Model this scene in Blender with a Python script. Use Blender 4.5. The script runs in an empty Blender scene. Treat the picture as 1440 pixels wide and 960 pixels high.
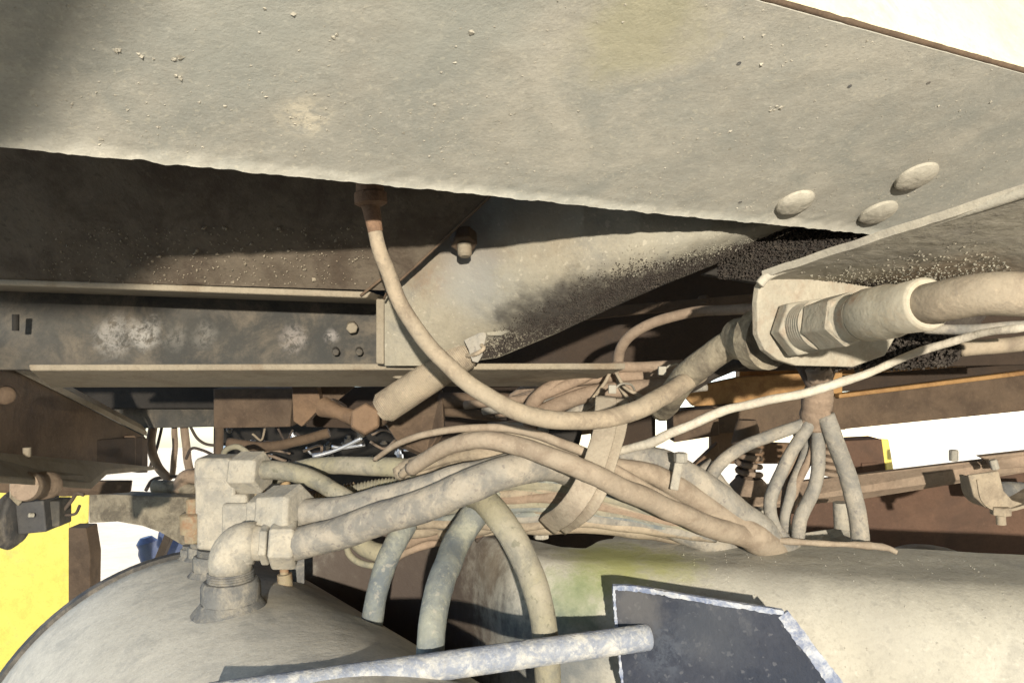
import bpy, math, random
from mathutils import Vector, noise, Matrix
random.seed(7)
S = bpy.context.scene
COL = S.collection
# ---------------------------------------------------------------- camera
PITCH = math.radians(8.0)
CAM = Vector((0, 0, 1.25)); F = 1040.0
RT = Vector((1, 0, 0)); FW = Vector((0, math.cos(PITCH), math.sin(PITCH))); UP = RT.cross(FW)
cd = bpy.data.cameras.new('camera'); cam = bpy.data.objects.new('camera', cd); COL.objects.link(cam)
cam.location = CAM; cam.rotation_euler = (math.pi/2 + PITCH, 0, 0)
cd.sensor_width = 36; cd.lens = 36*F/1440; cd.clip_start = .01; cd.clip_end = 2000
S.camera = cam
def W(X, Y, D): return CAM + RT*X + UP*Y + FW*D
def P(x, y, D): return W((x-720)/F*D, (480-y)/F*D, D)
# ---------------------------------------------------------------- world, sun, lamp, exposure
SUN_EL, SUN_AZ = math.radians(36), math.radians(62)      # azimuth from +Y clockwise
w = bpy.data.worlds.new("World"); S.world = w; w.use_nodes = True
nt = w.node_tree; sky = nt.nodes.new('ShaderNodeTexSky'); sky.sky_type = 'NISHITA'; sky.sun_disc = False
sky.sun_elevation = SUN_EL; sky.sun_rotation = SUN_AZ
nt.links.new(sky.outputs[0], nt.nodes['Background'].inputs[0]); nt.nodes['Background'].inputs[1].default_value = .13
sd = bpy.data.lights.new('sun', 'SUN'); sd.energy = 4.5; sd.angle = math.radians(.5); sd.color = (1, .94, .84)
so = bpy.data.objects.new('sun', sd); COL.objects.link(so)
sdir = Vector((math.sin(SUN_AZ)*math.cos(SUN_EL), math.cos(SUN_AZ)*math.cos(SUN_EL), math.sin(SUN_EL)))
so.rotation_euler = sdir.to_track_quat('Z', 'Y').to_euler()
LAMP = W(.28, .39, -2.7)
ld = bpy.data.lights.new('inspection_lamp', 'SPOT'); ld.energy = 410; ld.shadow_soft_size = .030
ld.spot_size = math.radians(52); ld.spot_blend = .5; ld.color = (1, .915, .775)
lo = bpy.data.objects.new('inspection_lamp', ld); COL.objects.link(lo); lo.location = LAMP
lo.rotation_euler = (LAMP - W(0, -.05, .9)).to_track_quat('Z', 'Y').to_euler()
S.view_settings.view_transform = 'Standard'; S.view_settings.look = 'None'
S.view_settings.exposure = 1.6; S.view_settings.gamma = 1
S.render.engine = 'CYCLES'
# ---------------------------------------------------------------- materials
MATS = {}
def mat(name, base, alt=None, under=None, under_amt=.0, rough=.85, metal=0., big=7, bump=.35, fine=260,
        speck=None, speck_amt=.5, stain_shade=(), seed=0., mid=40, crust=0., streak=False):
    """dusty surface: two dust tones, an under colour that shows through in worn patches, specks, located patches of stain or painted shade"""
    m = bpy.data.materials.new(name); m.use_nodes = True; n = m.node_tree.nodes; l = m.node_tree.links
    b = n['Principled BSDF']; geo = n.new('ShaderNodeNewGeometry')
    off = n.new('ShaderNodeVectorMath'); off.operation = 'ADD'; off.inputs[1].default_value = (seed, seed*.7, seed*.3)
    l.new(geo.outputs['Position'], off.inputs[0]); pos = off.outputs[0]
    def nz(scale, detail=4, r=.55, dist=0):
        t = n.new('ShaderNodeTexNoise'); t.inputs['Scale'].default_value = scale; t.inputs['Detail'].default_value = detail
        t.inputs['Roughness'].default_value = r; t.inputs['Distortion'].default_value = dist
        l.new(pos, t.inputs['Vector']); return t.outputs['Fac']
    def ramp(src, a, c):
        t = n.new('ShaderNodeMapRange'); t.interpolation_type = 'SMOOTHSTEP'
        t.inputs['From Min'].default_value = a; t.inputs['From Max'].default_value = c
        l.new(src, t.inputs['Value']); return t.outputs['Result']
    def mix(fac, c1, c2):
        t = n.new('ShaderNodeMix'); t.data_type = 'RGBA'
        if isinstance(fac, float): t.inputs['Factor'].default_value = fac
        else: l.new(fac, t.inputs['Factor'])
        for k, c in ((6, c1), (7, c2)):
            if isinstance(c, tuple): t.inputs[k].default_value = (*c, 1)
            else: l.new(c, t.inputs[k])
        return t.outputs[2]
    def mul(a, c):
        t = n.new('ShaderNodeMath'); t.operation = 'MULTIPLY'
        for k, v in ((0, a), (1, c)):
            if isinstance(v, (int, float)): t.inputs[k].default_value = v
            else: l.new(v, t.inputs[k])
        return t.outputs[0]
    alt = alt or tuple(c*.8 for c in base)
    nb = nz(big, 5, .6, .3); nm = nz(mid, 5, .65)
    c = mix(ramp(nb, .36, .64), base, alt)
    c = mix(mul(ramp(nm, .42, .72), .45), c, tuple(x*.68 for x in base))
    if streak:
        vr = n.new('ShaderNodeVectorRotate'); vr.rotation_type = 'Z_AXIS'; vr.inputs['Angle'].default_value = math.radians(-26)
        l.new(pos, vr.inputs['Vector']); vs = n.new('ShaderNodeVectorMath'); vs.operation = 'MULTIPLY'; vs.inputs[1].default_value = (9, 70, 70)
        l.new(vr.outputs[0], vs.inputs[0]); ts = n.new('ShaderNodeTexNoise'); ts.inputs['Scale'].default_value = 1; ts.inputs['Detail'].default_value = 6
        ts.inputs['Roughness'].default_value = .7; l.new(vs.outputs[0], ts.inputs['Vector'])
        c = mix(mul(ramp(ts.outputs['Fac'], .45, .72), .35), c, tuple(x*.62 for x in base))
    if under:
        e = .72 - under_amt*.42
        c = mix(mul(ramp(nz(big*2.2, 7, .72, .4), e-.13, e+.13), .8), c, under)
    c = mix(mul(ramp(nz(fine*.9, 3, .75), .45, .75), .38), c, tuple(x*.55 for x in base))
    c = mix(mul(ramp(nz(mid*3.1, 5, .75, .2), .54, .70), .35), c, tuple(min(.8, x*1.28) for x in base))
    if speck:
        c = mix(mul(ramp(nz(fine*.5, 2, .5), .62, .70), speck_amt), c, speck)
    for (p, r, col, amt) in stain_shade:
        d = n.new('ShaderNodeVectorMath'); d.operation = 'DISTANCE'
        l.new(geo.outputs['Position'], d.inputs[0]); d.inputs[1].default_value = p
        # ragged edge: distance plus noise
        a = n.new('ShaderNodeMath'); a.operation = 'MULTIPLY_ADD'; l.new(nm, a.inputs[0]); a.inputs[1].default_value = r*1.3
        l.new(d.outputs['Value'], a.inputs[2])
        t = n.new('ShaderNodeMapRange'); t.interpolation_type = 'SMOOTHSTEP'; t.inputs['From Min'].default_value = r*.95
        t.inputs['From Max'].default_value = r*1.85; t.inputs['To Min'].default_value = amt; t.inputs['To Max'].default_value = 0
        l.new(a.outputs[0], t.inputs['Value']); c = mix(mul(t.outputs['Result'], ramp(nz(95, 5, .75, .3), .38, .58)) if r < .035 else t.outputs['Result'], c, col)
    l.new(c, b.inputs['Base Color'])
    b.inputs['Roughness'].default_value = rough; b.inputs['Metallic'].default_value = metal
    b.inputs['Specular IOR Level'].default_value = .25
    nf = nz(fine, 3, .7); s = n.new('ShaderNodeMath'); s.operation = 'MULTIPLY_ADD'
    l.new(nf, s.inputs[0]); s.inputs[1].default_value = .3; l.new(nm, s.inputs[2])
    h = s.outputs[0]
    if crust:
        v = n.new('ShaderNodeTexVoronoi'); v.inputs['Scale'].default_value = 170; l.new(pos, v.inputs['Vector'])
        s2 = n.new('ShaderNodeMath'); s2.operation = 'MULTIPLY_ADD'; l.new(v.outputs['Distance'], s2.inputs[0])
        s2.inputs[1].default_value = -crust; l.new(h, s2.inputs[2]); h = s2.outputs[0]
    bp = n.new('ShaderNodeBump'); bp.inputs['Strength'].default_value = bump; bp.inputs['Distance'].default_value = .004
    l.new(h, bp.inputs['Height']); l.new(bp.outputs[0], b.inputs['Normal'])
    MATS[name] = m; return m
GREY = (.36, .335, .275); TAN = (.40, .32, .23); BRN = (.20, .135, .085)
M = {}
M['slab'] = mat('dusty_beam', (.415, .395, .34), (.345, .335, .295), under=(.27, .275, .25), under_amt=.45, streak=True, bump=.22, big=5, fine=420,
    speck=(.5, .47, .38), speck_amt=.35,
    stain_shade=[(P(905, 45, .46), .05, (.33, .31, .18), .5), (P(430, 170, .47), .022, (.58, .53, .42), .8), (P(1210, 130, .62), .004, (.2, .07, .05), .9),
            (P(640, 40, .42), .06, (.30, .31, .28), .5), (P(350, 60, .4), .06, (.31, .32, .29), .5)])
M['cream'] = mat('cream_paint', (.80, .74, .52), (.74, .68, .46), under=(.8, .6, .1), under_amt=.1, rough=.5, bump=.1)
M['gusset'] = mat('dusty_gusset', (.265, .24, .185), (.235, .222, .182), under=(.15, .145, .13), under_amt=.3, bump=.3, fine=350,
    speck=(.46, .42, .34), speck_amt=.3, stain_shade=[(P(610, 290, .8), .10, (.15, .115, .08), .85), (P(760, 275, .77), .07, (.18, .145, .10), .7), (P(600, 395, .8), .03, (.20, .14, .095), .6), (P(660, 400, .8), .05, (.245, .25, .24), .5)]+[(P(x, y, .80), rr, (.045, .04, .035), .95) for x, y, rr in ((740, 474, .045), (780, 453, .05), (820, 432, .054), (858, 415, .056), (900, 398, .05), (940, 384, .042))])  # upper brown patches paint the warm shade under the beam; black ones are mud
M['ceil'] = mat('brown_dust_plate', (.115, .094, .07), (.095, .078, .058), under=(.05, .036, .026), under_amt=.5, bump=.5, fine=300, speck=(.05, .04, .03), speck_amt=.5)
M['web'] = mat('dark_web', (.065, .062, .055), (.04, .04, .038), under=(.13, .11, .085), under_amt=.42, bump=.4,
    stain_shade=[(P(165, 474, .945), .030, (.30, .285, .265), .55), (P(208, 472, .945), .024, (.36, .345, .32), .6), (P(250, 475, .945), .02, (.24, .225, .2), .35),
            (P(290, 473, .945), .02, (.24, .225, .2), .35), (P(415, 478, .945), .022, (.3, .27, .25), .6), (P(470, 475, .945), .012, (.4, .37, .35), .5)])
M['flange'] = mat('dusty_flange', (.25, .215, .16), (.22, .19, .145), under=(.16, .12, .08), under_amt=.3, bump=.5)
M['brown'] = mat('brown_rust', (.12, .083, .055), (.095, .068, .047), under=(.055, .038, .027), under_amt=.4, bump=.5)
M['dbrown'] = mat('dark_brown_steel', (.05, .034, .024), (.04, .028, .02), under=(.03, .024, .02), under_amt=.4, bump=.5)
M['amber'] = mat('ochre_paint', (.36, .205, .08), (.30, .175, .07), under=(.16, .08, .03), under_amt=.35, rough=.6, bump=.3)
M['orange'] = mat('rust_orange', (.17, .11, .068), (.145, .095, .06), under=(.09, .06, .04), under_amt=.4, bump=.5)
M['redbrown'] = mat('red_brown_paint', (.115, .068, .046), (.095, .056, .04), under=(.07, .045, .033), under_amt=.4, bump=.3, big=4)
M['yellow'] = mat('yellow_paint', (.85, .70, .15), (.83, .68, .14), under=(.6, .5, .2), under_amt=.15, rough=.4, bump=.05)
M['hose_tan'] = mat('dusty_hose_tan', (.32, .262, .19), (.27, .23, .172), under=(.15, .12, .09), under_amt=.42, bump=.35, big=14, seed=1, speck=(.14,.12,.1), speck_amt=.35)
M['hose_grey'] = mat('dusty_hose_grey', (.325, .288, .232), (.255, .238, .205), under=(.125, .125, .12), under_amt=.46, bump=.4, big=14, seed=2, speck=(.10, .09, .09), speck_amt=.45)
M['hose_green'] = mat('dusty_hose_green', (.275, .25, .195), (.245, .225, .155), under=(.12, .12, .105), under_amt=.4, bump=.4, big=13, seed=3.3, speck=(.10, .1, .07), speck_amt=.5)
M['hose_blue'] = mat('worn_hose_blue', (.30, .30, .24), (.16, .175, .17), under=(.09, .105, .12), under_amt=.5, bump=.4, big=12, seed=5, speck=(.4, .36, .3), speck_amt=.3)
M['hose_brown'] = mat('dusty_hose_brown', (.27, .20, .145), (.22, .17, .125), under=(.15, .11, .08), under_amt=.4, bump=.4, big=12, seed=6, speck=(.1,.08,.06), speck_amt=.3)
M['hose_pink'] = mat('dusty_hose_warm', (.31, .252, .188), (.27, .225, .172), under=(.17, .13, .095), under_amt=.42, bump=.3, big=12, seed=8)
M['hose_pale'] = mat('pale_cable', (.48, .44, .36), (.42, .38, .31), under=(.34, .30, .25), under_amt=.35, bump=.6, big=20, seed=7)
M['hose_dark'] = mat('dark_cable', (.07, .055, .045), (.05, .04, .035), under=(.12, .09, .07), under_amt=.3, bump=.3, seed=9)
M['oily'] = mat('muddy_hose', (.27, .235, .17), (.22, .19, .14), under=(.06, .05, .04), under_amt=.5, bump=.7, big=10, seed=4)
M['conduit'] = mat('tan_conduit', (.37, .25, .12), (.33, .24, .14), under=(.22, .16, .1), under_amt=.3, seed=11)
M['fit'] = mat('dusty_fitting', (.37, .335, .27), (.31, .29, .245), under=(.19, .185, .17), under_amt=.45, bump=.5, big=16, seed=12, speck=(.16, .15, .14), speck_amt=.4,
    stain_shade=[(P(405, 715, .72), .012, (.32, .22, .15), .5)])
M['boss'] = mat('weld_boss', (.13, .13, .125), (.10, .10, .10), under=(.27, .245, .20), under_amt=.4, bump=.6, big=20, seed=13)
M['rust'] = mat('rust_spot', (.22, .135, .085), (.17, .11, .07), under=(.10, .065, .045), under_amt=.4, bump=.8, big=30, seed=14)
M['ferrule'] = mat('dusty_ferrule', (.37, .335, .26), (.33, .30, .24), under=(.33, .27, .19), under_amt=.3, bump=.3, big=14, seed=15,
    stain_shade=[(P(1222, 430, .585), .016, (.24, .11, .05), .9), (P(1200, 446, .60), .014, (.22, .10, .045), .9)])
M['tank'] = mat('dusty_tank', (.58, .54, .455), (.52, .485, .41), under=(.28, .27, .245), under_amt=.3, bump=.25, big=6, seed=16, speck=(.3, .28, .25), speck_amt=.25,
    stain_shade=[(P(230, 890, .95), .05, (.46, .40, .30), .5), (P(400, 920, .8), .04, (.30, .29, .27), .4)])
M['rubber'] = mat('black_rubber', (.045, .045, .048), (.06, .058, .055), under=(.22, .19, .15), under_amt=.3, bump=.3, rough=.7)
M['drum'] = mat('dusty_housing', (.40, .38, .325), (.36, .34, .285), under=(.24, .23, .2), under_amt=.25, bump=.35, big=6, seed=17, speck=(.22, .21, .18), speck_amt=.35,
    stain_shade=[(P(860, 800, .92), .072, (.27, .28, .09), .8), (P(930, 815, .9), .06, (.30, .30, .12), .75), (P(810, 850, .88), .05, (.17, .21, .10), .8),  # green patches paint the front plate's soft shadow with its yellow-green bounce
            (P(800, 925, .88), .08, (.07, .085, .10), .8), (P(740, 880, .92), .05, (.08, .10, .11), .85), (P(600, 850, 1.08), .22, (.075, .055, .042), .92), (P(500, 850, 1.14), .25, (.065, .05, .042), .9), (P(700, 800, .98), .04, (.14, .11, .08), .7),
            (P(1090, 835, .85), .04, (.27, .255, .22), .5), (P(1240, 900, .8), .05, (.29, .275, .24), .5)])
M['plate'] = mat('blue_black_plate', (.011, .016, .030), (.024, .028, .042), under=(.09, .09, .095), under_amt=.10, rough=.62, bump=.2, big=9, speck=(.14, .14, .15), speck_amt=.3,
    stain_shade=[(P(900, 850, .79), .035, (.10, .095, .09), .6), (P(1000, 880, .76), .05, (.05, .055, .065), .5), (P(935, 915, .77), .03, (.06, .07, .09), .6)])
M['plate_edge'] = mat('chipped_plate_edge', (.46, .46, .46), (.36, .38, .42), under=(.07, .10, .19), under_amt=.55, bump=.5, big=30, stain_shade=[(P(880, 832, .74), .018, (.6, .42, .08), .6)])
M['rod'] = mat('chipped_rod', (.50, .485, .44), (.42, .42, .41), under=(.13, .16, .23), under_amt=.62, bump=.7, big=22, fine=300, seed=21)
M['lip'] = mat('dust_lip', (.37, .345, .285), (.33, .31, .26), bump=.4, big=20)
M['union'] = mat('dusty_union', (.34, .305, .24), (.30, .275, .22), under=(.25, .2, .15), under_amt=.35, bump=.5, big=25, seed=41)
M['mud'] = mat('black_mud', (.035, .028, .024), (.05, .042, .034), under=(.11, .095, .075), under_amt=.18, bump=.8, big=60, rough=.8)
M['grit'] = mat('dust_grit', (.42, .39, .31), (.36, .33, .26), bump=.3)
M['alu'] = mat('bright_fitting', (.6, .62, .66), (.5, .52, .55), rough=.35, metal=.6, bump=.1)
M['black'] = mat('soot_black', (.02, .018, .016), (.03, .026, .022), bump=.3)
M['bluep'] = mat('blue_paint', (.09, .12, .24), (.14, .17, .28), rough=.4, bump=.1)
M['white'] = mat('white_nylon', (.34, .32, .26), (.28, .26, .22), bump=.2)
M['brass'] = mat('dusty_brass', (.27, .225, .14), (.24, .2, .14), under=(.22, .11, .06), under_amt=.4, bump=.4, big=30)
M['ground'] = mat('dry_ground', (.42, .36, .27), (.36, .31, .24), bump=.5, big=.6, mid=6, fine=60)
M['strap'] = mat('dusty_webbing', (.34, .285, .22), (.30, .26, .2), under=(.2, .16, .12), under_amt=.3, bump=.6, big=14, seed=30)
# ---------------------------------------------------------------- mesh helpers
ORG = {}
def mk(name, verts, faces, m, parent=None, smooth=False, bev=0, kind=None):
    if parent is not None: o0 = ORG[parent.name]
    else:
        o0 = Vector((0, 0, 0))
        for v in verts: o0 = o0 + Vector(v)
        o0 = o0/len(verts)
    me = bpy.data.meshes.new(name); me.from_pydata([tuple(Vector(v)-o0) for v in verts], [], faces)
    me.materials.append(M[m] if isinstance(m, str) else m); me.update()
    import bmesh
    bm = bmesh.new(); bm.from_mesh(me); bmesh.ops.recalc_face_normals(bm, faces=bm.faces); bm.to_mesh(me); bm.free()
    if smooth:
        for p in me.polygons: p.use_smooth = True
    o = bpy.data.objects.new(name, me); COL.objects.link(o); ORG[o.name] = o0
    if parent is not None: o.parent = parent
    else: o.location = o0
    if bev:
        b = o.modifiers.new('bevel', 'BEVEL'); b.width = bev; b.segments = 3; b.limit_method = 'ANGLE'
        b.angle_limit = math.radians(40)
    if kind: o['kind'] = kind
    return o
def thing(name, loc, label, cat, group=None):
    o = bpy.data.objects.new(name, None); COL.objects.link(o); o.location = loc; ORG[o.name] = Vector(loc)
    o.empty_display_size = .02
    return tag(o, label, cat, group)
def tag(o, label, cat, group=None):
    o['label'] = label; o['category'] = cat
    if group: o['group'] = group
    return o
def plate_geo(pts, t, back=None):
    """polygon given front side, thickened away from the camera"""
    v = [P(*p) if not isinstance(p, Vector) else p for p in pts]; n = Vector((0, 0, 0)); k = len(v)
    for i in range(k): n += (v[i]-v[0]).cross(v[(i+1) % k]-v[0])
    n.normalize(); c = sum(v, Vector((0, 0, 0)))/k
    if n.dot(c-CAM) < 0: n = -n
    if back is not None: n = back
    vv = v + [p + n*t for p in v]
    f = [tuple(range(k)), tuple(range(2*k-1, k-1, -1))] + [(i, (i+1) % k, k+(i+1) % k, k+i) for i in range(k)]
    return vv, f
def plate(name, pts, t, m, parent=None, bev=.002, back=None):
    vv, f = plate_geo(pts, t, back)
    return mk(name, vv, f, m, parent, bev=bev)
def frame(d):
    d = d.normalized(); a = UP if abs(d.dot(UP)) < .9 else RT
    x = d.cross(a).normalized(); return x, d.cross(x).normalized()
def spline(pts, per=10):
    out = []; n = len(pts)
    q = [pts[0]*2-pts[1]] + list(pts) + [pts[-1]*2-pts[-2]]
    for i in range(1, n):
        a, b, c, d = q[i-1], q[i], q[i+1], q[i+2]
        for k in range(per):
            t = k/per
            out.append(.5*((2*b)+(c-a)*t+(2*a-5*b+4*c-d)*t*t+(3*b-a-3*c+d)*t*t*t))
    out.append(pts[-1]); return out
def sweep(path, rad, sides=14, flat=1., cap=True, flatdir=None):
    """rad: function of (s in metres, t 0..1) or list/number"""
    vv, f = [], []; n = len(path); L = [0]
    for i in range(1, n): L.append(L[-1]+(path[i]-path[i-1]).length)
    x = None
    for i, p in enumerate(path):
        d = (path[min(i+1, n-1)]-path[max(i-1, 0)]).normalized()
        if x is None: x, _ = frame(d) if flatdir is None else (flatdir-d*flatdir.dot(d), 0)
        x = (x-d*x.dot(d)).normalized(); y = d.cross(x)
        r = rad(L[i], i/(n-1)) if callable(rad) else rad
        for k in range(sides):
            a = 2*math.pi*k/sides; vv.append(p + x*(math.cos(a)*r) + y*(math.sin(a)*r*flat))
    for i in range(n-1):
        for k in range(sides):
            a = i*sides+k; b = i*sides+(k+1) % sides; f.append((a, b, b+sides, a+sides))
    if cap: f.append(tuple(range(sides-1, -1, -1))); f.append(tuple(range((n-1)*sides, n*sides)))
    return vv, f
def px(wpx, D): return wpx/F*D/2
def hose(name, pts, wd, m, label=None, cat='hose', group=None, parent=None, per=10, flat=1., lump=.05, kind='hose', flatdir=None, wob=.0006):
    """pts: (x,y,D) pixels; wd: width in px (one value, or start/end)"""
    path = spline([P(*p) for p in pts], per)
    if isinstance(wd, (int, float)): wd = (wd, wd)
    r0 = px(wd[0], pts[0][2]); r1 = px(wd[1], pts[-1][2]); sd_ = random.uniform(0, 90)
    path = [p + Vector((noise.noise(p*25+Vector((sd_, 0, 0))), noise.noise(p*25+Vector((0, sd_, 0))), noise.noise(p*25+Vector((0, 0, sd_)))))*wob*3 for p in path]
    rf = lambda s, t: (r0+(r1-r0)*t)*(1+lump*noise.noise(Vector((s*30, sd_, 0)))+lump*.5*noise.noise(Vector((s*120, sd_, 4))))
    vv, f = sweep(path, rf, 14, flat, flatdir=flatdir); o = mk(name, vv, f, m, parent, smooth=True)
    if label: tag(o, label, cat, group)
    return o
def lathe_geo(a, b, prof, sides=24, rot=0):
    """prof: list of (t 0..1 along a-b, radius in m)"""
    d = b-a; x, y = frame(d); vv, f = [], []
    for t, r in prof:
        for k in range(sides):
            an = rot+2*math.pi*k/sides; vv.append(a+d*t+x*math.cos(an)*r+y*math.sin(an)*r)
    n = len(prof)
    for i in range(n-1):
        for k in range(sides):
            q = i*sides+k; e = i*sides+(k+1) % sides; f.append((q, e, e+sides, q+sides))
    f.append(tuple(range(sides-1, -1, -1))); f.append(tuple(range((n-1)*sides, n*sides)))
    return vv, f
def lathe(name, a, b, prof, m, parent=None, sides=24, rot=0, smooth=None, bev=0):
    vv, f = lathe_geo(a, b, prof, sides, rot)
    o = mk(name, vv, f, m, parent, smooth=False, bev=bev)
    if smooth or (smooth is None and sides > 8):
        for p in o.data.polygons: p.use_smooth = len(p.vertices) == 4
        try: o.data.set_sharp_from_angle(angle=math.radians(38))
        except Exception: pass
    return o
def nut(name, a, b, r, m, parent=None, rot=.2):
    return lathe(name, a, b, [(0, r*.88), (.10, r), (.90, r), (1, r*.88)], m, parent, 6, rot, bev=.0016)
def box_geo(c, sx, sy, sz, X=RT, Y=UP, Z=FW):
    vv = [c+X*sx*i/2+Y*sy*j/2+Z*sz*k/2 for i in (-1, 1) for j in (-1, 1) for k in (-1, 1)]
    return vv, [(0, 1, 3, 2), (4, 6, 7, 5), (0, 4, 5, 1), (2, 3, 7, 6), (0, 2, 6, 4), (1, 5, 7, 3)]
def box(name, c, sx, sy, sz, m, parent=None, bev=.002, X=RT, Y=UP, Z=FW):
    vv, f = box_geo(c, sx, sy, sz, X, Y, Z); return mk(name, vv, f, m, parent, bev=bev)
def lumps(name, pts, m, parent, flat=.55, nrm=None):
    pts = [(p+(CAM-p).normalized()*0, s) for p, s in pts]
    """pts: list of (pos, size); ragged little clods joined into one part"""
    vv, f = [], []
    base = [Vector(v) for v in ((1,0,0),(-1,0,0),(0,1,0),(0,-1,0),(0,0,1),(0,0,-1))]
    fc = ((0,2,4),(2,1,4),(1,3,4),(3,0,4),(2,0,5),(1,2,5),(3,1,5),(0,3,5))
    for p, s in pts:
        R = Matrix.Rotation(random.uniform(0, 6.28), 3, Vector((random.gauss(0,1), random.gauss(0,1), random.gauss(0,1))).normalized())
        k = len(vv)
        for b in base:
            q = R @ (b*s*random.uniform(.35, 1.35))
            if nrm is not None: q = q - nrm*q.dot(nrm)*(1-flat)
            vv.append(p+q)
        f += [tuple(k+i for i in t) for t in fc]
    return mk(name, vv, f, m, parent, kind='stuff')
def grid(name, fn, nu, nv, m, parent=None, thick=0, back=None, smooth=True):
    """fn(u,v)->point; closed slab if thick"""
    vv = [fn(i/nu, j/nv) for i in range(nu+1) for j in range(nv+1)]; f = []
    idx = lambda i, j: i*(nv+1)+j
    for i in range(nu):
        for j in range(nv): f.append((idx(i, j), idx(i, j+1), idx(i+1, j+1), idx(i+1, j)))
    if thick:
        n0 = len(vv); vv += [p+back*thick for p in vv]
        for i in range(nu):
            for j in range(nv): f.append((n0+idx(i, j), n0+idx(i+1, j), n0+idx(i+1, j+1), n0+idx(i, j+1)))
        for i in range(nu):
            for j in (0, nv): f.append((idx(i, j), idx(i+1, j), n0+idx(i+1, j), n0+idx(i, j)))
        for j in range(nv):
            for i in (0, nu): f.append((idx(i, j), idx(i, j+1), n0+idx(i, j+1), n0+idx(i, j)))
    o = mk(name, vv, f, m, parent, smooth=smooth)
    if smooth:
        try: o.data.set_sharp_from_angle(angle=math.radians(50))
        except Exception: pass
    return o
def interp(tab, x):
    if x <= tab[0][0]: return tab[0][1]
    for (a, b), (c, d) in zip(tab, tab[1:]):
        if x <= c:
            t = (x-a)/(c-a); t = t*t*(3-2*t) if False else t
            return b+(d-b)*t
    return tab[-1][1]
# ================================================================ SETTING
g = mk('ground', [(-400, -400, 0), (400, -400, 0), (400, 400, 0), (-400, 400, 0)], [(0, 1, 2, 3)], 'ground', kind='structure')
# ================================================================ BIG BEAM (top)
K = .38
def slabD(x, y):
    X = (x-720)/F; Y = (480-y)/F; return K/(Y+.442-.21*X)
def SP(x, y): return P(x, y, slabD(x, y))
F0, F1 = SP(0, 200), SP(1245, 328); N0, N1 = SP(1060, 0), SP(1440, 105)
SU = (F1-F0).normalized(); SN = (F1-F0).cross(N0-F0).normalized()
if SN.dot(CAM-F0) > 0: SN = -SN          # SN points up into the beam
SV = SN.cross(SU);  SV = SV if SV.dot(N0-F0) > 0 else -SV
SW = (N0-F0).dot(SV)
beam = thing('chassis_beam', F0, 'broad dusty steel beam crossing the whole top of the picture, underside facing down with three rounded bolt heads', 'beam')
def slab_fn(u, v):
    s = -.35+u*1.75; t = SW*v**1.6
    p = F0+SU*s+SV*t
    e = (1-min(1, t/.02))
    p = p - SV*(.0012*noise.noise(p*60)+.0010*noise.noise(p*220)+.001)*e - SV*.0015*noise.noise(p*12)*e
    lp = max(0, 1-t/(.010+.004*noise.noise(Vector((s*7, 0, 5)))))
    p = p - SN*.0024*lp*lp
    return p + SN*(.0003*noise.noise(p*25)+.0001*noise.noise(p*140)) - SN*.0012*e*(.5+noise.noise(p*90))
grid('underside_plate', slab_fn, 700, 90, 'slab', beam, thick=.012, back=SN)
def qd(name, a, b, c, d, t, m, parent, back):
    v = [a, b, c, d]; vv = v+[p+back*t for p in v]
    return mk(name, vv, [(0,1,2,3),(7,6,5,4),(0,4,5,1),(1,5,6,2),(2,6,7,3),(3,7,4,0)], m, parent, bev=.001)
sA, sB = F0-SU*.35, F0+SU*1.4
nA, nB = sA+SV*(SW+.002), sB+SV*(SW+.002)
# outer side face of the beam, painted cream, standing up from the near edge
SF = (SN*.98+SV*.0).normalized()
qd('side_plate', nA+SN*.004, nB+SN*.004, nB+SF*.42, nA+SF*.42, .010, 'cream', beam, -SV)
qd('inner_web', sA+SN*.0125+SV*.03, sB+SN*.0125+SV*.03, sB+SV*.03+SN*.40, sA+SV*.03+SN*.40, .010, 'brown', beam, SV)
# weld bead along the near edge
wp = [nA+SU*(1.75*i/260)+SN*.003 - SV*.001 for i in range(261)]
vv, f = sweep(wp, lambda s, t: .0022*(1+.35*noise.noise(Vector((s*90, 3, 1)))), 8); mk('weld_bead', vv, f, 'brown', beam, smooth=True)
for (x, y, w_) in ((1118, 281, 55), (1234, 295, 54), (1288, 244, 60)):
    c = SP(x, y+3); r = px(w_, slabD(x, y))
    prof = [(0, r*.98), (.25, r), (.5, r*.97), (.75, r*.82), (.92, r*.5), (1, r*.15)]
    bh = lathe('bolt_head', c+SN*.001, c-SN*r*.36, prof, 'lip', beam, 40)
    for v_ in bh.data.vertices: v_.co += SN*(.0012*noise.noise(v_.co*70)+.0006*noise.noise(v_.co*260))
pts = []
for i in range(3200):
    s = random.uniform(-.1, .95); t = SW*random.random()**2.2
    if random.random() < .6 and noise.noise(Vector((s*9, t*12, 2))) < .05: continue
    pts.append((F0+SU*s+SV*t, random.choice((.0005, .0006, .0008, .0011))*random.uniform(.7, 1.3)))
for i in range(60):
    s = random.uniform(-.1, .95); t = SW*random.random(); pts.append((F0+SU*s+SV*t, random.uniform(.0015, .0022)))
for (x, y) in ((165, 72), (168, 68), (198, 78), (250, 108), (248, 82), (662, 46), (470, 52), (1088, 153), (1094, 152), (145, 195), (142, 205)):
    for k in range(4): pts.append((SP(x+random.uniform(-5, 5), y+random.uniform(-3, 3)), random.uniform(.0012, .0024)))
lumps('grit', pts, 'lip', beam, .45, SN)
for (x, y) in ((1039, 89), (1195, 121), (1306, 116), (1041, 284)):
    c = SP(x, y); lathe('pit', c-SN*.0004, c+SN*.003, [(0, .0017), (1, .001)], 'boss', beam, 9)
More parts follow.
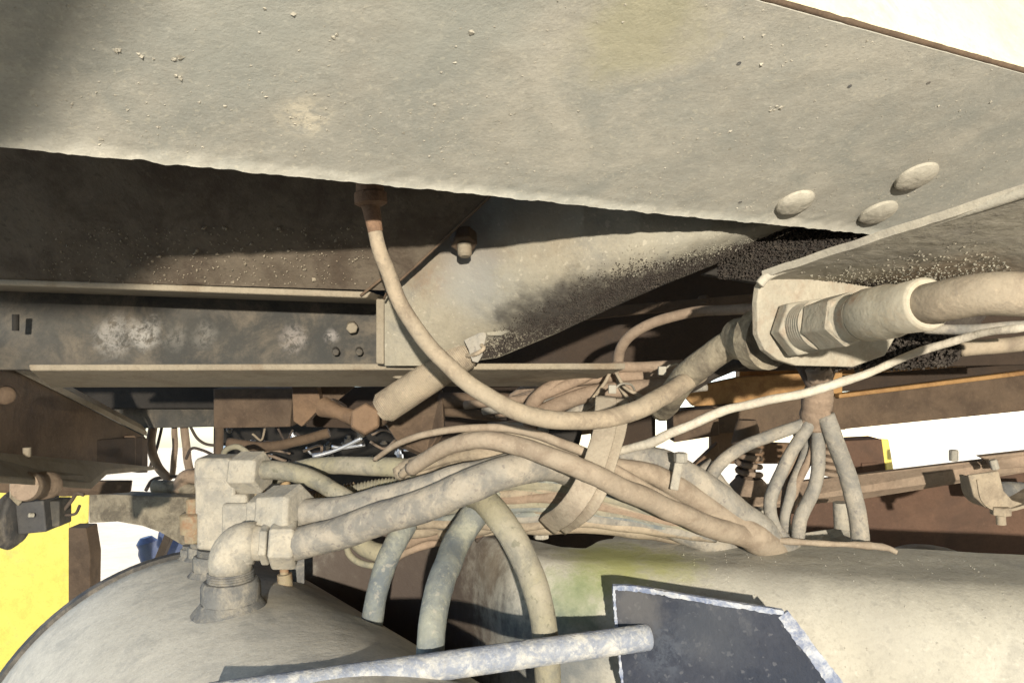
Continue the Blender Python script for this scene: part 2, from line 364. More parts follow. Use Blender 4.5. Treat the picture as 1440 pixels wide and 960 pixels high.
# ================================================================ CEILING PLATE, WEB, LOWER FLANGE (left)
cb = thing('cross_member', P(300, 460, 1.1), 'dark steel cross member running left to right below the beam, with white stained web', 'cross member')
def ceil_fn(u, v):
    ya = 90+318*v; x = -160+u*(160+548+(408-ya)*1.05); y0 = 393+(x)*.028; y = 90+(y0-90)*v; D = .62+.18*((y-90)/(y0-90)); p = P(x, y, D)
    return p + FW*(.0018*noise.noise(p*14)+.0012*noise.noise(p*45))
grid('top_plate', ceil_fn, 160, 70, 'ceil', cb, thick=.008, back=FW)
plate('web', [(-200, 385, .95), (548, 400, .95), (548, 524, .93), (-200, 518, .93)], .01, 'web', cb)
plate('ledge', [(-170, 386, .799), (522, 410, .799), (515, 419, .799), (-170, 395, .799)], .16, 'flange', cb, back=FW)
def fl_fn(u, v):
    x = 40+u*860; y = 512+10*v; p = P(x, y, 1.0); return p
plate('lower_flange', [(40, 512, .89), (880, 510, .89), (880, 519, .89), (42, 521, .89)], .13, 'flange', cb, back=(P(300, 547, 1.02)-P(300, 521, .89)).normalized())
vv, f = sweep(spline([ceil_fn(1, k/8)-FW*.001 for k in range(3, 9)]+[P(540, 420, .81)], 10), lambda s, t: .0013*(1+.4*noise.noise(Vector((s*120, 0, 0)))), 8)
mk('weld_seam', vv, f, 'brown', cb, smooth=True)
hose('weld_seam', [(508, 416, .797), (526, 400, .79), (548, 384, .785)], 4, 'brown', parent=cb)
# bolts on the web
for (x, y) in ((495, 458), (472, 492), (505, 492)):
    c = P(x, y, .935)
    nut('bolt', c, c+(CAM-c).normalized()*.022 - UP*.003, .0075 if y < 460 else .005, 'flange' if y < 460 else 'web', cb)
c = P(565, 528, .94); vv, f = lathe_geo(c, c-UP*.004, [(0, .012), (.6, .012), (1, .008)]); mk('rivet', vv, f, 'flange', cb, smooth=True)
for (x, y) in ((22, 442),):
    c = P(x, y, .9); lathe('stud', c, c-UP*.02, [(0, .004), (1, .004)], 'black', cb, 10)
pts = []
for i in range(420):
    x = random.uniform(60, 520); y = random.uniform(320, 400)
    v_ = (y-90)/((393+x*.034)-90); D = .62+.18*v_
    pts.append((P(x, y, D-.001), random.uniform(.0007, .0014)*(2 if random.random() < .05 else 1)))
lumps('grit', pts, 'flange', cb)
# ================================================================ CURVED GUSSET SHEET
gs = thing('gusset_sheet', P(700, 420, 1.0), 'big curved dusty gusset sheet behind the looping hose, its lower edge caked with black mud', 'gusset')
bot = [(540, 514), (600, 514), (650, 510), (700, 503), (780, 470), (860, 433), (930, 402), (1000, 374), (1060, 350), (1125, 326)]
dep = [(540, .815), (600, .80), (660, .79), (740, .765), (820, .74), (900, .73), (1000, .735), (1125, .785)]
def gus(x, v):
    yt = 150+(x-540)*.21; yb = interp(bot, x); y = yt+(yb-yt)*v
    D = interp(dep, x)
    curl = max(0, (v-.62)/.38); D2 = D + .07*curl**2*min(1, max(0, (x-560)/140)) + .08*max(0, v-.45)*max(0, 1-(x-540)/420)
    return P(x, y, D2)
def gus_fn(u, v):
    x = 541+u*584; p = gus(x, v); mud = max(0, min(1, (v-.62)*4))*max(0, min(1, (x-640)/80))
    return p - FW*(.0008*noise.noise(p*30)+mud*.0012*noise.noise(p*150)+mud*.0018*noise.noise(p*70))
grid('sheet', gus_fn, 200, 110, 'gusset', gs, thick=.006, back=FW)
ptsd, ptsl = [], []
def gv(x, y):
    yt = 150+(x-540)*.21; yb = interp(bot, x); return (y-yt)/(yb-yt)
for i in range(14000):
    x = random.uniform(650, 1090); yb = interp(bot, x); wdt = interp([(650, 22), (720, 50), (800, 72), (870, 70), (940, 45), (1000, 26), (1090, 8)], x)
    q = abs(random.gauss(0, .5)); 
    if q > 1.15: continue
    y = yb-2-q*wdt
    p = gus(x, gv(x, y)); s = random.uniform(.0008, .0019)*(1-.35*q)
    dk = q < random.uniform(.35, .95)
    (ptsd if dk and random.random() < .93 else ptsl).append((p-FW*s*.2, s*.85)) if dk or random.random() < .3 else None
lumps('black_mud', ptsd, 'mud', gs); lumps('mud_crumbs', ptsl, 'gusset', gs)
plate('end_flange', [(539, 420, .85), (552, 424, .87), (552, 513, .88), (539, 512, .855)], .01, 'flange', gs)
# hanging bolt on gusset
c = P(652, 328, .775); nut('bolt_nut', c, P(653, 346, .765), .014, 'brown', gs); lathe('bolt_shank', P(653, 344, .765), P(654, 361, .762), [(0, .0075), (.8, .0075), (1, .005)], 'flange', gs, 14)
0 and lathe('boss_ring', P(585, 410, .82), P(583, 412, .808), [(0, .026), (.5, .020), (1, .006)], 'gusset', gs, 30)
# mud lumps behind beam right
mdp = thing('mud_cake', P(1150, 345, .82), 'black crumbly mud caked in the dark gap right of the gusset sheet', 'mud')
plate('backing', [(990, 385, .80), (1130, 318, .80), (1260, 318, .80), (1260, 400, .80), (1080, 400, .80)], .02, 'black', mdp)
pts = []
for i in range(7000):
    x = random.uniform(1010, 1260); y = random.uniform(318, 392); pts.append((P(x, y, random.uniform(.792, .80)), random.uniform(.0006, .0015)))
lumps('mud_crumbs', pts, 'mud', mdp)
# ================================================================ back plates in the centre
rb = thing('rear_crossbar', P(880, 440, 1.3), 'dark brown rear crossbar filling the gap between gusset sheet and right bracket', 'crossbar')
plate('web', [(660, 300, 1.35), (1460, 300, 1.35), (1460, 512, 1.32), (660, 530, 1.32)], .02, 'dbrown', rb)
plate('rib', [(800, 436, 1.2), (1070, 412, 1.15), (1070, 424, 1.15), (800, 452, 1.2)], .03, 'brown', rb)
plate('lower_lip', [(690, 515, 1.12), (960, 510, 1.12), (960, 522, 1.12), (690, 527, 1.12)], .05, 'brown', rb)
c = P(990, 420, 1.18); nut('bolt', c, P(990, 432, 1.17), .012, 'brown', rb)
bl = thing('back_plate', P(250, 580, 1.7), 'shadowed olive brown plate under the left end of the cross member', 'plate')
plate('upper_sheet', [(-80, 530, 1.55), (420, 530, 1.55), (420, 574, 1.55), (-80, 574, 1.55)], .02, 'black', bl)
plate('lower_sheet', [(-80, 560, 1.62), (305, 566, 1.62), (305, 600, 1.62), (200, 602, 1.62), (190, 640, 1.62), (-80, 640, 1.62)], .02, 'web', bl)
tag(plate('junction_box', [(300, 546, 1.4), (412, 546, 1.4), (408, 600, 1.4), (300, 602, 1.4)], .12, 'brown'), 'square brown rusty box under the cross member left of the wedge bracket', 'box')
wb = thing('wedge_bracket', P(430, 570, 1.2), 'orange rusty wedge bracket hanging under the cross member', 'bracket')
plate('face', [(410, 543, 1.2), (446, 543, 1.2), (452, 572, 1.2), (424, 600, 1.2), (412, 592, 1.2)], .03, 'orange', wb)
plate('brace', [(446, 543, 1.22), (500, 543, 1.24), (455, 580, 1.22)], .02, 'brown', wb)
tag(plate('hanger_plate', [(536, 546, 1.15), (622, 546, 1.15), (624, 598, 1.1), (600, 640, 1.1), (560, 622, 1.1), (538, 590, 1.12)], .02, 'brown'), 'brown hanger plate behind the spring and its rusty pin', 'plate')
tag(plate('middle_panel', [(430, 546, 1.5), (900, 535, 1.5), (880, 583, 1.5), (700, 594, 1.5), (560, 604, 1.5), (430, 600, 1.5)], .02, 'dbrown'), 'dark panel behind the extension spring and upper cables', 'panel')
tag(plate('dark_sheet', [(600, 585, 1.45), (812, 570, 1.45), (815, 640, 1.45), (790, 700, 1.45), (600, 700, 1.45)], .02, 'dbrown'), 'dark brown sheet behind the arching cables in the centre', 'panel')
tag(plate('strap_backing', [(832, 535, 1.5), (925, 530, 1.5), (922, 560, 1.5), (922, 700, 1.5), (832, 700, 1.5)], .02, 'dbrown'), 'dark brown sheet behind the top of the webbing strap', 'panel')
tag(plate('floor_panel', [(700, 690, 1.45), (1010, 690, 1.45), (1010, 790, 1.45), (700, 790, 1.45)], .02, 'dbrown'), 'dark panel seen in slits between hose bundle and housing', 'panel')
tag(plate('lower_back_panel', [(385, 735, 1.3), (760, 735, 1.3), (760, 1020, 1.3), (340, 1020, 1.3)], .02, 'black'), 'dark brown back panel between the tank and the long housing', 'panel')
# ================================================================ LEFT CHANNEL
lc = thing('side_channel', P(60, 600, 1.0), 'brown steel channel running back from the lower left edge towards the pipes', 'channel')
plate('web', [(-60, 478, .86), (205, 614, 1.55), (205, 660, 1.55), (-60, 652, .86)], .01, 'brown', lc)
plate('upper_lip', [(-60, 468, .85), (207, 607, 1.54), (207, 614, 1.54), (-60, 482, .85)], .02, 'flange', lc, back=(-RT*.6+UP*.8))
plate('lower_flange', [(-60, 640, .80), (218, 661, 1.5), (150, 668, 1.2), (128, 688, 1.1), (-60, 676, .72)], .008, 'flange', lc, back=UP)
plate('end_box', [(98, 620, 1.2), (200, 614, 1.45), (200, 662, 1.45), (98, 655, 1.2)], .03, 'dbrown', lc)
plate('end_post', [(190, 612, 1.42), (208, 616, 1.5), (208, 664, 1.5), (190, 662, 1.42)], .02, 'brown', lc)
c = P(8, 556, .93); vv, f = lathe_geo(c, c+(CAM-c).normalized()*.008, [(0, .012), (.6, .011), (1, .006)]); mk('bolt', vv, f, 'brown', lc, smooth=True)
c = P(38, 642, .95); lathe('stud', c, c+UP*.012, [(0, .005), (1, .005)], 'flange', lc, 10)
tag(plate('under_rail', [(-40, 676, 1.25), (185, 676, 1.35), (183, 692, 1.35), (90, 698, 1.3), (-40, 690, 1.25)], .06, 'brown'), 'brown rail tucked under the side channel above the yellow panel', 'rail')
# yellow panel
yp = thing('hull_side', P(50, 820, 1.9), 'bright yellow painted panel down the left edge behind the tank', 'panel')
plate('sheet', [(-260, 660, 1.9), (97, 682, 2.0), (97, 1060, 2.0), (-260, 1060, 1.9)], .03, 'yellow', yp)
plate('flap', [(98, 685, 1.96), (126, 690, 1.98), (124, 742, 1.98), (98, 745, 1.96)], .02, 'yellow', yp)
tag(plate('brown_post', [(96, 742, 1.85), (121, 742, 1.85), (127, 780, 1.85), (126, 835, 1.85), (96, 860, 1.85)], .05, 'brown'), 'brown upright post between yellow panel and tank rim', 'post')
# arch
def arch():
    top = [(125, 694), (160, 695), (210, 697), (262, 699), (300, 701)]; b_ = [(300, 785), (272, 774), (252, 764), (225, 748), (200, 739), (165, 733), (125, 735)]
    return [(x, y, 1.55) for x, y in top+b_]
tag(plate('arched_crosspiece', arch(), .04, 'oily'), 'brown crosspiece with an arched lower edge above the bright opening left', 'crosspiece')
# marker lamp thing
ml = thing('side_lamp', P(45, 720, .95), 'black rubber side lamp with block body hanging on a roller at the left edge', 'lamp')
a = P(12, 730, .93); b = P(36, 724, .96); r = .030
d = (b-a)
def ell(name, a, b, ry, rx_, prof, m, par):
    d = b-a; vv, f = [], []; n = 28
    for t, k in prof:
        for i in range(n):
            an = 2*math.pi*i/n; vv.append(a+d*t+UP*math.sin(an)*ry*k+FW*math.cos(an)*rx_*k)
    for i in range(len(prof)-1):
        for j in range(n): q = i*n+j; e = i*n+(j+1) % n; f.append((q, e, e+n, q+n))
    f.append(tuple(range(n-1, -1, -1))); f.append(tuple(range((len(prof)-1)*n, len(prof)*n)))
    return mk(name, vv, f, m, par, smooth=True)
ell('rubber_cup', P(10, 732, .93), P(36, 726, .95), .037, .03, [(0, .93), (.2, 1), (.4, .96), (.45, .85), (.55, .9), (.7, .86), (.9, .7), (1, .5)], 'rubber', ml)
box('body', P(55, 723, .95), .036, .040, .034, 'rubber', ml, X=(RT+UP*.1).normalized(), Y=(UP-RT*.1).normalized())
box('rear_clip', P(83, 719, .96), .017, .033, .028, 'web', ml)
nut('terminal', P(48, 724, .93), P(40, 724, .925), .003, 'white', ml)
lathe('roller', P(34, 684, .90), P(70, 682, .96), [(0, .010), (0, .0165), (.1, .018), (.25, .0175), (.3, .015), (.6, .0155), (.66, .0175), (.95, .0175), (1, .015)], 'hose_brown', ml)
hose('wire', [(90, 716, .96), (100, 704, .96), (108, 693, .97), (118, 695, .97)], 5, 'hose_dark', parent=ml)
hose('wire', [(92, 724, .96), (106, 722, .96), (112, 710, .97)], 4, 'hose_dark', parent=ml)
plate('bracket', [(14, 680, .92), (30, 672, .93), (36, 700, .93), (26, 712, .93), (14, 700, .92)], .006, 'oily', ml)
# ================================================================ AIR TANK
C0 = P(262, 1040, 1.1); C1 = P(562, 1489, .6); R = .273
ax = (C1-C0); axn = ax.normalized(); tx, ty = frame(axn)
tk = thing('air_tank', C0, 'large dusty grey cylindrical air tank at lower left with a black rubber band', 'tank')
lathe('shell', C0, C1, [(0, R*.99), (.01, R)]+[(i/20, R) for i in range(1, 20)]+[(1, R)], 'tank', tk, 96)
lathe('far_dome', C0-axn*.07, C0+axn*.001, [(0, R*.4), (.4, R*.75), (.8, R*.94), (1, R*.985)], 'boss', tk, 64)
lathe('rubber_band', C0-axn*.012, C0+axn*.006, [(0, R*1.0), (.1, R*1.018), (.9, R*1.018), (1, R*1.0)], 'rubber', tk, 96)
def onT(x, y):
    """where the picture ray meets the tank"""
    o = CAM; dr = (P(x, y, 1)-CAM); oc = o-C0
    A = dr-axn*dr.dot(axn); B = oc-axn*oc.dot(axn)
    a_, b_, c_ = A.dot(A), 2*A.dot(B), B.dot(B)-R*R; disc = b_*b_-4*a_*c_
    if disc < 0: return None
    return o+dr*((-b_-math.sqrt(disc))/(2*a_))
def boss(x, y, s, name='weld_boss'):
    p = onT(x, y) or P(x, y, .95)
    nr = (p-C0); nr = (nr-axn*nr.dot(axn)).normalized(); u = (UP*.85+nr*.15).normalized()
    lathe('weld_skirt', p-u*.006*s, p+u*.008*s, [(0, .048*s), (.3, .044*s), (1, .036*s)], 'boss', tk, 20)
    lathe(name, p-u*.01*s, p+u*.034*s, [(0, .036*s), (.85, .036*s), (1, .033*s)], 'boss', tk, 10, bev=.001)
    lathe('thread', p+u*.033*s, p+u*.045*s, [(i/8, (.027+.0016*(i % 2))*s) for i in range(9)], 'boss', tk, 20)
    return p+u*.045*s, u
# elbows: near one
def elbow(name, base, u, outdir, s, label, up=.0, lead=.0):
    t = thing(name, base, label, 'pipe fitting')
    o = base+u*up; pts = [base, base+u*(.018*s+up)]
    cen = base+u*(.030*s+up)
    q = [base, base+u*(.012*s+up)]
    for k in range(1, 8):
        an = k/8*math.pi/2; q.append(base+u*(.012*s+up)+u*math.sin(an)*.026*s+outdir*(1-math.cos(an))*.026*s)
    q.append(q[-1]+outdir*(.012*s+lead))
    vv, f = sweep(q, lambda s_, t_: .0285*s, 20); mk('elbow_body', vv, f, 'fit', t, smooth=True)
    e = q[-1]
    lathe('collar', e-outdir*.002, e+outdir*.010*s, [(0, .024*s), (1, .024*s)], 'fit', t, 18)
    nut('hex_nut', e+outdir*.009*s, e+outdir*.020*s, .030*s, 'fit', t, .3)
    nut('hex_nut', e+outdir*.022*s, e+outdir*.056*s, .036*s, 'fit', t, .3)
    return t, e+outdir*.05*s
b1, u1 = boss(325, 852, .95)
out1 = (RT*.95+FW*.1-UP*.02).normalized()
e1, p1 = elbow('elbow_fitting', b1, u1, out1, .88, 'grey dusty elbow fitting nearest the camera on top of the air tank')
b2, u2 = boss(300, 805, .75)
t2 = thing('tee_fitting', b2, 'tall dusty tee fitting behind the nearest elbow, stacked up from the tank', 'pipe fitting')
nut('hex_nut', b2+u2*.002, b2+u2*.02, .022, 'fit', t2)
c = P(322, 728, .98); box('tee_block', c, .066, .072, .05, 'fit', t2, .005)
c = P(349, 735, .97); box('side_port', c, .055, .06, .045, 'fit', t2, .006)
c = P(312, 692, .98); box('stack_block', c, .052, .05, .048, 'fit', t2, .004)
lathe('stack_collar', P(314, 682, .98), P(314, 672, .98), [(0, .028), (1, .026)], 'fit', t2, 20)
c = P(308, 664, .98); box('top_elbow', c, .050, .044, .046, 'fit', t2, .007)
nut('top_nut', P(333, 664, .975), P(372, 664, .965), .028, 'fit', t2, .3)
nut('rear_nut', P(335, 688, 1.0), P(370, 688, 1.0), .018, 'brass', t2, .3)
nut('lower_nut', P(360, 722, .93), P(378, 721, .925), .026, 'fit', t2, .3)
nut('hex_nut', P(379, 721, .92), P(425, 719, .90), .034, 'fit', t2, .3)
b3, u3 = boss(283, 785, .55)
t3 = thing('brass_fitting', b3, 'small rust marked brass plug standing on the tank left of the tee', 'pipe fitting')
lathe('stem', b3, P(274, 756, 1.06), [(0, .007), (1, .007)], 'brass', t3, 12)
nut('hex_nut', P(274, 762, 1.05), P(273, 748, 1.05), .014, 'brass', t3)
lathe('barrel', P(272, 748, 1.05), P(271, 720, 1.05), [(0, .018), (.9, .018), (1, .014)], 'brass', t3, 14)
lathe('cap', P(272, 720, 1.05), P(272, 700, 1.05), [(0, .010), (.9, .010), (1, .008)], 'brass', t3, 14)
b4, u4 = boss(268, 783, .4)
tag(lathe('steel_post', P(415, 770, 1.05), P(415, 850, 1.05), [(0, .016), (1, .016)], 'boss', None, 4, .4), 'square steel post standing behind the hoses right of the elbow', 'post')
tag(lathe('brass_pipe', P(397, 770, 1.0), P(402, 830, 1.0), [(0, .006), (.6, .006), (.61, .010), (1, .010)], 'brass', None, 14), 'short brass pipe end below the hex nut, beside the tank', 'pipe')
# ================================================================ LONG HOUSING (lower right)
hs = thing('long_housing', W(.3, -.35, .85), 'long rounded dusty housing across the lower right, its left end coloured with greenish shade', 'housing')
path = [(1.15, .62), (.62, .715), (.35, .775), (.2, .81), (.1, .835), (.06, .85), (.02, .875), (-.01, .915), (-.03, .96), (-.06, 1.02), (-.12, 1.09), (-.25, 1.14), (-.45, 1.16)]
pv = spline([Vector((a, b, 0)) for a, b in path], 10)
TOPY = -.268
def prof_pt(i, k):
    """k 0..1 : back of the top -> front face -> down"""
    p = pv[i]; d = (pv[min(i+1, len(pv)-1)]-pv[max(i-1, 0)]).normalized(); nrm = Vector((d.y, -d.x, 0))   # outward (towards camera / left)
    if nrm.dot(Vector((0, -1, 0))) < 0 and i < 40: nrm = -nrm
    rf = .085; L1, L2, L3 = .16, rf*math.pi/2, .55; tot = L1+L2+L3; s = k*tot
    if s < L1: off, y = -(rf+L1-s), 0
    elif s < L1+L2: a = (s-L1)/rf; off, y = -rf+math.sin(a)*rf, -(1-math.cos(a))*rf
    else: off, y = 0, -rf-(s-L1-L2)
    q = p+nrm*off; return W(q.x, TOPY+y-.01*max(0, q.x)*.0, q.y)
# orientation of the normal along the path
NS = []
for i in range(len(pv)):
    d = (pv[min(i+1, len(pv)-1)]-pv[max(i-1, 0)]).normalized(); NS.append(Vector((-d.y, d.x, 0)))
if NS[5].y > 0: NS = [-n for n in NS]
def hs_fn(u, v):
    i = min(len(pv)-1, int(round(u*(len(pv)-1)))); rf = .085; L1, L2, L3 = .13, rf*math.pi/2, .5; s = v*(L1+L2+L3)
    if s < L1: off, y = -(rf+L1-s), 0
    elif s < L1+L2: a = (s-L1)/rf; off, y = -rf+math.sin(a)*rf, -(1-math.cos(a))*rf
    else: off, y = 0, -rf-(s-L1-L2)
    sc = 1.0
    if pv[i].x < .1: sc = max(.25, 1-(.1-pv[i].x)*5) if s < L1+L2 else 1
    off2 = off*sc
    q = pv[i]+NS[i]*off2; p = W(q.x, TOPY+y, q.y)
    return p + UP*.0012*noise.noise(p*18)+FW*(.0015*noise.noise(p*9)+.0006*noise.noise(p*60))
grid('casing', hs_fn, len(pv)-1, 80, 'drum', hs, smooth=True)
pts = []
for i in range(700):
    u = round(random.uniform(.03, .26)*(len(pv)-1))/(len(pv)-1); v = random.uniform(0.05, .6); pts.append((hs_fn(u, v), random.uniform(.0005, .0012)))
lumps('grit', pts, 'drum', hs)
hose('sealing_strip', [(795, 741, 1.0), (860, 742, .99), (940, 746, .98), (1040, 754, .95), (1140, 763, .93), (1235, 768, .91), (1262, 776, .90)], (7, 9), 'hose_pink', parent=hs, lump=.5)
c = P(761, 744, .96); lathe('washer', c+UP*.0, c+UP*.004, [(0, .017), (1, .017)], 'strap', hs, 24); nut('bolt', c+UP*.002-UP*.014, c+UP*.002, .0105, 'fit', hs)
# disc behind
dk = thing('round_cover', P(1310, 800, 1.05), 'half hidden round dusty cover behind the housing at right', 'cover')
lathe('dome', P(1308, 812, 1.06)-UP*.03, P(1308, 812, 1.06)+UP*.045, [(0, .075), (.5, .072), (.75, .062), (.9, .04), (1, .01)], 'fit', dk, 40)
# ================================================================ PLATE + ROD in front
fp = thing('front_plate', P(1000, 900, .5), 'blue black steel plate with chipped pale edges at the bottom right of centre', 'plate')
out = [(862, 828, .50), (905, 832, .498), (1102, 864, .485), (1180, 966, .455), (1230, 1060, .43), (905, 1060, .45), (876, 960, .47)]
q0, q1, q2 = P(862, 828, .80), P(1102, 864, .735), P(876, 960, .77); fn = (q1-q0).cross(q2-q0)
def onP(x, y): dr = P(x, y, 1)-CAM; return CAM+dr*((q0-CAM).dot(fn)/dr.dot(fn))
out = [onP(x, y) for x, y, D in out]
vv, f = plate_geo(out, .006); o = mk('face', vv, f, 'plate', fp, bev=.0006)
ed = [onP(x, y)-FW*.001 for x, y in ((862, 826), (880, 826), (905, 829), (1000, 845), (1102, 861))]
def strip(name, pa, w1, dirv, t, m, par, n=40):
    q = spline(pa, 30); vv, f = [], []
    for i, p in enumerate(q):
        j = noise.noise(p*150)*.0016+noise.noise(p*500)*.0010
        vv += [p+dirv*(-w1/2+j), p+dirv*(w1/2-j*.6), p+dirv*(w1/2)+FW*t, p-dirv*(w1/2)+FW*t]
    for i in range(len(q)-1):
        for k in range(4): a = i*4+k; b = i*4+(k+1) % 4; f.append((a, b, b+4, a+4))
    f.append((3, 2, 1, 0)); e = (len(q)-1)*4; f.append((e, e+1, e+2, e+3))
    return mk(name, vv, f, m, par)
strip('top_edge', ed, .0050, UP, .006, 'plate_edge', fp)
strip('slant_edge', [onP(x, y)-FW*.001 for x, y in ((1101, 863), (1138, 912), (1179, 966))]  , .0125, (RT*.75+UP*.5).normalized(), .004, 'plate_edge', fp)
strip('left_edge', [onP(x, y)-FW*.001 for x, y in ((863, 827), (866, 870), (875, 960))], .0028, RT, .006, 'plate_edge', fp)
rd = thing('round_rod', P(905, 893, .735), 'round steel rod with flaking blue white paint running from bottom left into the front plate', 'rod')
a = P(912, 895, .775); b = P(340, 975, .673); b = a+(b-a)*1.07
n = 240; pp = [a+(b-a)*i/n for i in range(n+1)]
vv, f = sweep(pp, lambda s, t: .0134*(.93 if s < .0012 else 1)*(1+.03*noise.noise(Vector((s*160, 1, 1)))+.02*noise.noise(Vector((s*500, 1, 1)))), 28)
o = mk('bar', vv, f, 'rod', rd, smooth=True); o.data.set_sharp_from_angle(angle=math.radians(50))

# ================================================================ RIGHT BRACKET with bulkhead fitting
bk = thing('hose_bracket', P(1120, 450, .7), 'dusty rounded corner bracket plate at right carrying the bulkhead nut', 'bracket')
def q3(*a): return [P(*p) for p in a]
face = [(1066, 470, .690), (1065, 425, .690), (1068, 402, .690), (1078, 388, .692), (1096, 382, .697), (1190, 368, .735), (1262, 380, .765), (1262, 470, .765), (1245, 500, .755), (1200, 516, .738), (1120, 514, .708), (1094, 506, .699), (1076, 492, .692)]
plate('lug_plate', face, .008, 'union', bk, bev=.0015)
def brk(u, v):
    a = P(1072, 391, .684).lerp(P(1500, 252, .50), u); b = P(1180, 405, .78).lerp(P(1560, 395, .66), u)
    p = a.lerp(b, v); return p + UP*(.0004*noise.noise(p*120)+.0008*noise.noise(p*40))
M['bracket'] = mat('dusty_bracket', (.33, .305, .25), (.29, .27, .225), under=(.2, .185, .16), under_amt=.35, bump=.4, stain_shade=[(brk(u, v), rr, (.045, .04, .035), .92) for u, v, rr in ((.03, .95, .045), (.10, .97, .05), (.17, .95, .045), (.24, .98, .05), (.32, 1, .05), (.42, 1.02, .04))]+[(brk(.5, .8), .08, (.24, .17, .11), .6)])
grid('top_flange', brk, 160, 60, 'bracket', bk, thick=.007, back=(UP*.9+RT*-.2+FW*-.35).normalized())
q = [P(1068, 400, .683), P(1080, 388, .682), P(1110, 376, .672), P(1240, 334, .608), P(1440, 270, .52), P(1520, 243, .49)]
vv, f = sweep(spline(q, 16), lambda s, t: .0042*(1+.08*noise.noise(Vector((s*150, 0, 3)))), 12); mk('rolled_edge', vv, f, 'lip', bk, smooth=True)
pts = []
for i in range(2600):
    u = random.random()**1.3*.62+.1; v = min(1, abs(random.gauss(.95, .28))); 
    if v > 1: continue
    pts.append((brk(u, v), random.uniform(.0006, .0016)))
lumps('grit', pts, 'gusset', bk)
pts = []
for i in range(900):
    x = random.gauss(1205, 32); y = random.gauss(418, 12); u = (x-1150)/420; pts.append((brk(max(.05, u), min(1, max(.6, random.gauss(.95, .12)))), random.uniform(.0008, .002)))
lumps('black_mud', pts, 'mud', bk)
# muddy underside of the bracket
pts = []
for i in range(3800):
    x = random.uniform(1120, 1350); y0 = interp([(1120, 512), (1200, 517), (1260, 516), (1330, 512), (1350, 500)], x)
    y = random.uniform(462+max(0, (x-1300))*.3, y0+random.uniform(-2, 5)); pts.append((P(x, y, random.uniform(.765, .79)), random.uniform(.0012, .0032)))
plate('lower_gusset', [(1190, 440, .77), (1400, 430, .78), (1350, 495, .79), (1255, 512, .785), (1120, 508, .77)], .02, 'mud', bk)
lumps('mud_cake', pts, 'mud', bk)
bf = thing('bulkhead_fitting', P(1115, 462, .68), 'large hex bulkhead union and crimped ferrule at right, marked with rust', 'pipe fitting')
A0 = P(1118, 463, .700); A1 = P(1306, 427, .525); dA = (A1-A0).normalized(); LA = (A1-A0).length
def AT(s): return A0+dA*s
nut('lock_nut', AT(.002), AT(.022), .028, 'union', bf, .15)
lathe('thread', AT(.02), AT(.046), [(i/14, .0215+.0016*(i % 2)) for i in range(15)], 'union', bf, 28)
nut('swivel_nut', AT(.044), AT(.088), .0238, 'union', bf, .35)
lathe('neck', AT(.086), AT(.106), [(0, .020), (.3, .0172), (.55, .0168), (.8, .019), (1, .0205)], 'ferrule', bf, 28)
lathe('ferrule', AT(.104), AT(LA), [(0, .0195), (.12, .0214), (.45, .0210), (.6, .0188), (.97, .0194), (.985, .0186), (1, .0175)], 'ferrule', bf, 36)
hp = [A1-dA*.03, A1+dA*.01, P(1380, 414, .49), P(1450, 415, .475), P(1560, 430, .46)]
path = spline(hp, 14)
vv, f = sweep(path, lambda s, t: .0143*(1+.03*noise.noise(Vector((s*40, 1, 1)))), 28); tag(mk('pressure_hose', vv, f, 'hose_tan', smooth=True), 'thick tan pressure hose leaving the crimped ferrule to the right edge', 'hose')
# elbow behind lug + fat hose
tag(lathe('hose_socket', P(1082, 478, .735), P(1034, 476, .78), [(0, .030), (.35, .031), (.5, .024), (.9, .022), (1, .020)], 'oily', None, 20), 'brown muddy socket on the left side of the bracket', 'pipe fitting')
hose('fat_hose', [(1062, 470, .76), (1040, 478, .77), (1005, 497, .79), (970, 524, .81), (950, 548, .84), (930, 575, .9)], (40, 36), 'oily', 'fat mud covered hose leaving the bracket socket down to the left')
hose('oily_hose', [(1075, 505, .82), (1040, 510, .84), (1000, 525, .86), (960, 548, .9)], (22, 20), 'mud', 'black oily hose just under the fat muddy hose')
# ================================================================ LOOPING HOSE (foreground)
lh = thing('loop_hose', P(520, 260, .62), 'long tan hose hanging from the beam and looping down across the middle', 'hose')
hose('tube', [(527, 322, .655), (538, 365, .66), (560, 420, .67), (592, 472, .675), (632, 516, .68), (680, 553, .685), (738, 582, .69), (795, 592, .70), (850, 589, .72), (905, 573, .74), (945, 548, .78), (985, 525, .83)], (20, 26), 'hose_tan', parent=lh, per=14)
lathe('hex_collar', P(519, 250, .655), P(522, 290, .655), [(0, .012), (.5, .0125), (.55, .0145), (.9, .0145), (1, .010)], 'rust', lh, 12)
lathe('ferrule', P(521, 288, .655), P(528, 326, .655), [(0, .0085), (.2, .0078), (1, .0065)], 'rust', lh, 18)
# ================================================================ EXTENSION SPRING
es = thing('extension_spring', P(600, 540, .95), 'tightly wound tan extension spring slanting down left behind the looping hose', 'spring')
A = P(533, 578, .86); B = P(662, 492, .865); n = 34; L = (B-A).length; dd = (B-A)/L; sx, sy = frame(dd); cp = []
turns = 62
for i in range(turns*14+1):
    t = i/(turns*14); an = 2*math.pi*turns*t; rr = .0180*(1-.35*max(0, (.06-t)/.06))*(1-.3*max(0, (t-.94)/.06)); cp.append(A+dd*L*t+sx*math.cos(an)*rr+sy*math.sin(an)*rr)
vv, f = sweep(cp, .0014, 6); mk('coil', vv, f, 'hose_tan', es, smooth=True)
lathe('core', A, B, [(0, .010), (.05, .0176), (.95, .0176), (1, .01)], 'hose_brown', es, 20)
hk = [B-dd*.01, P(655, 500, .85), P(668, 498, .832), P(680, 490, .830), P(676, 484, .838)]
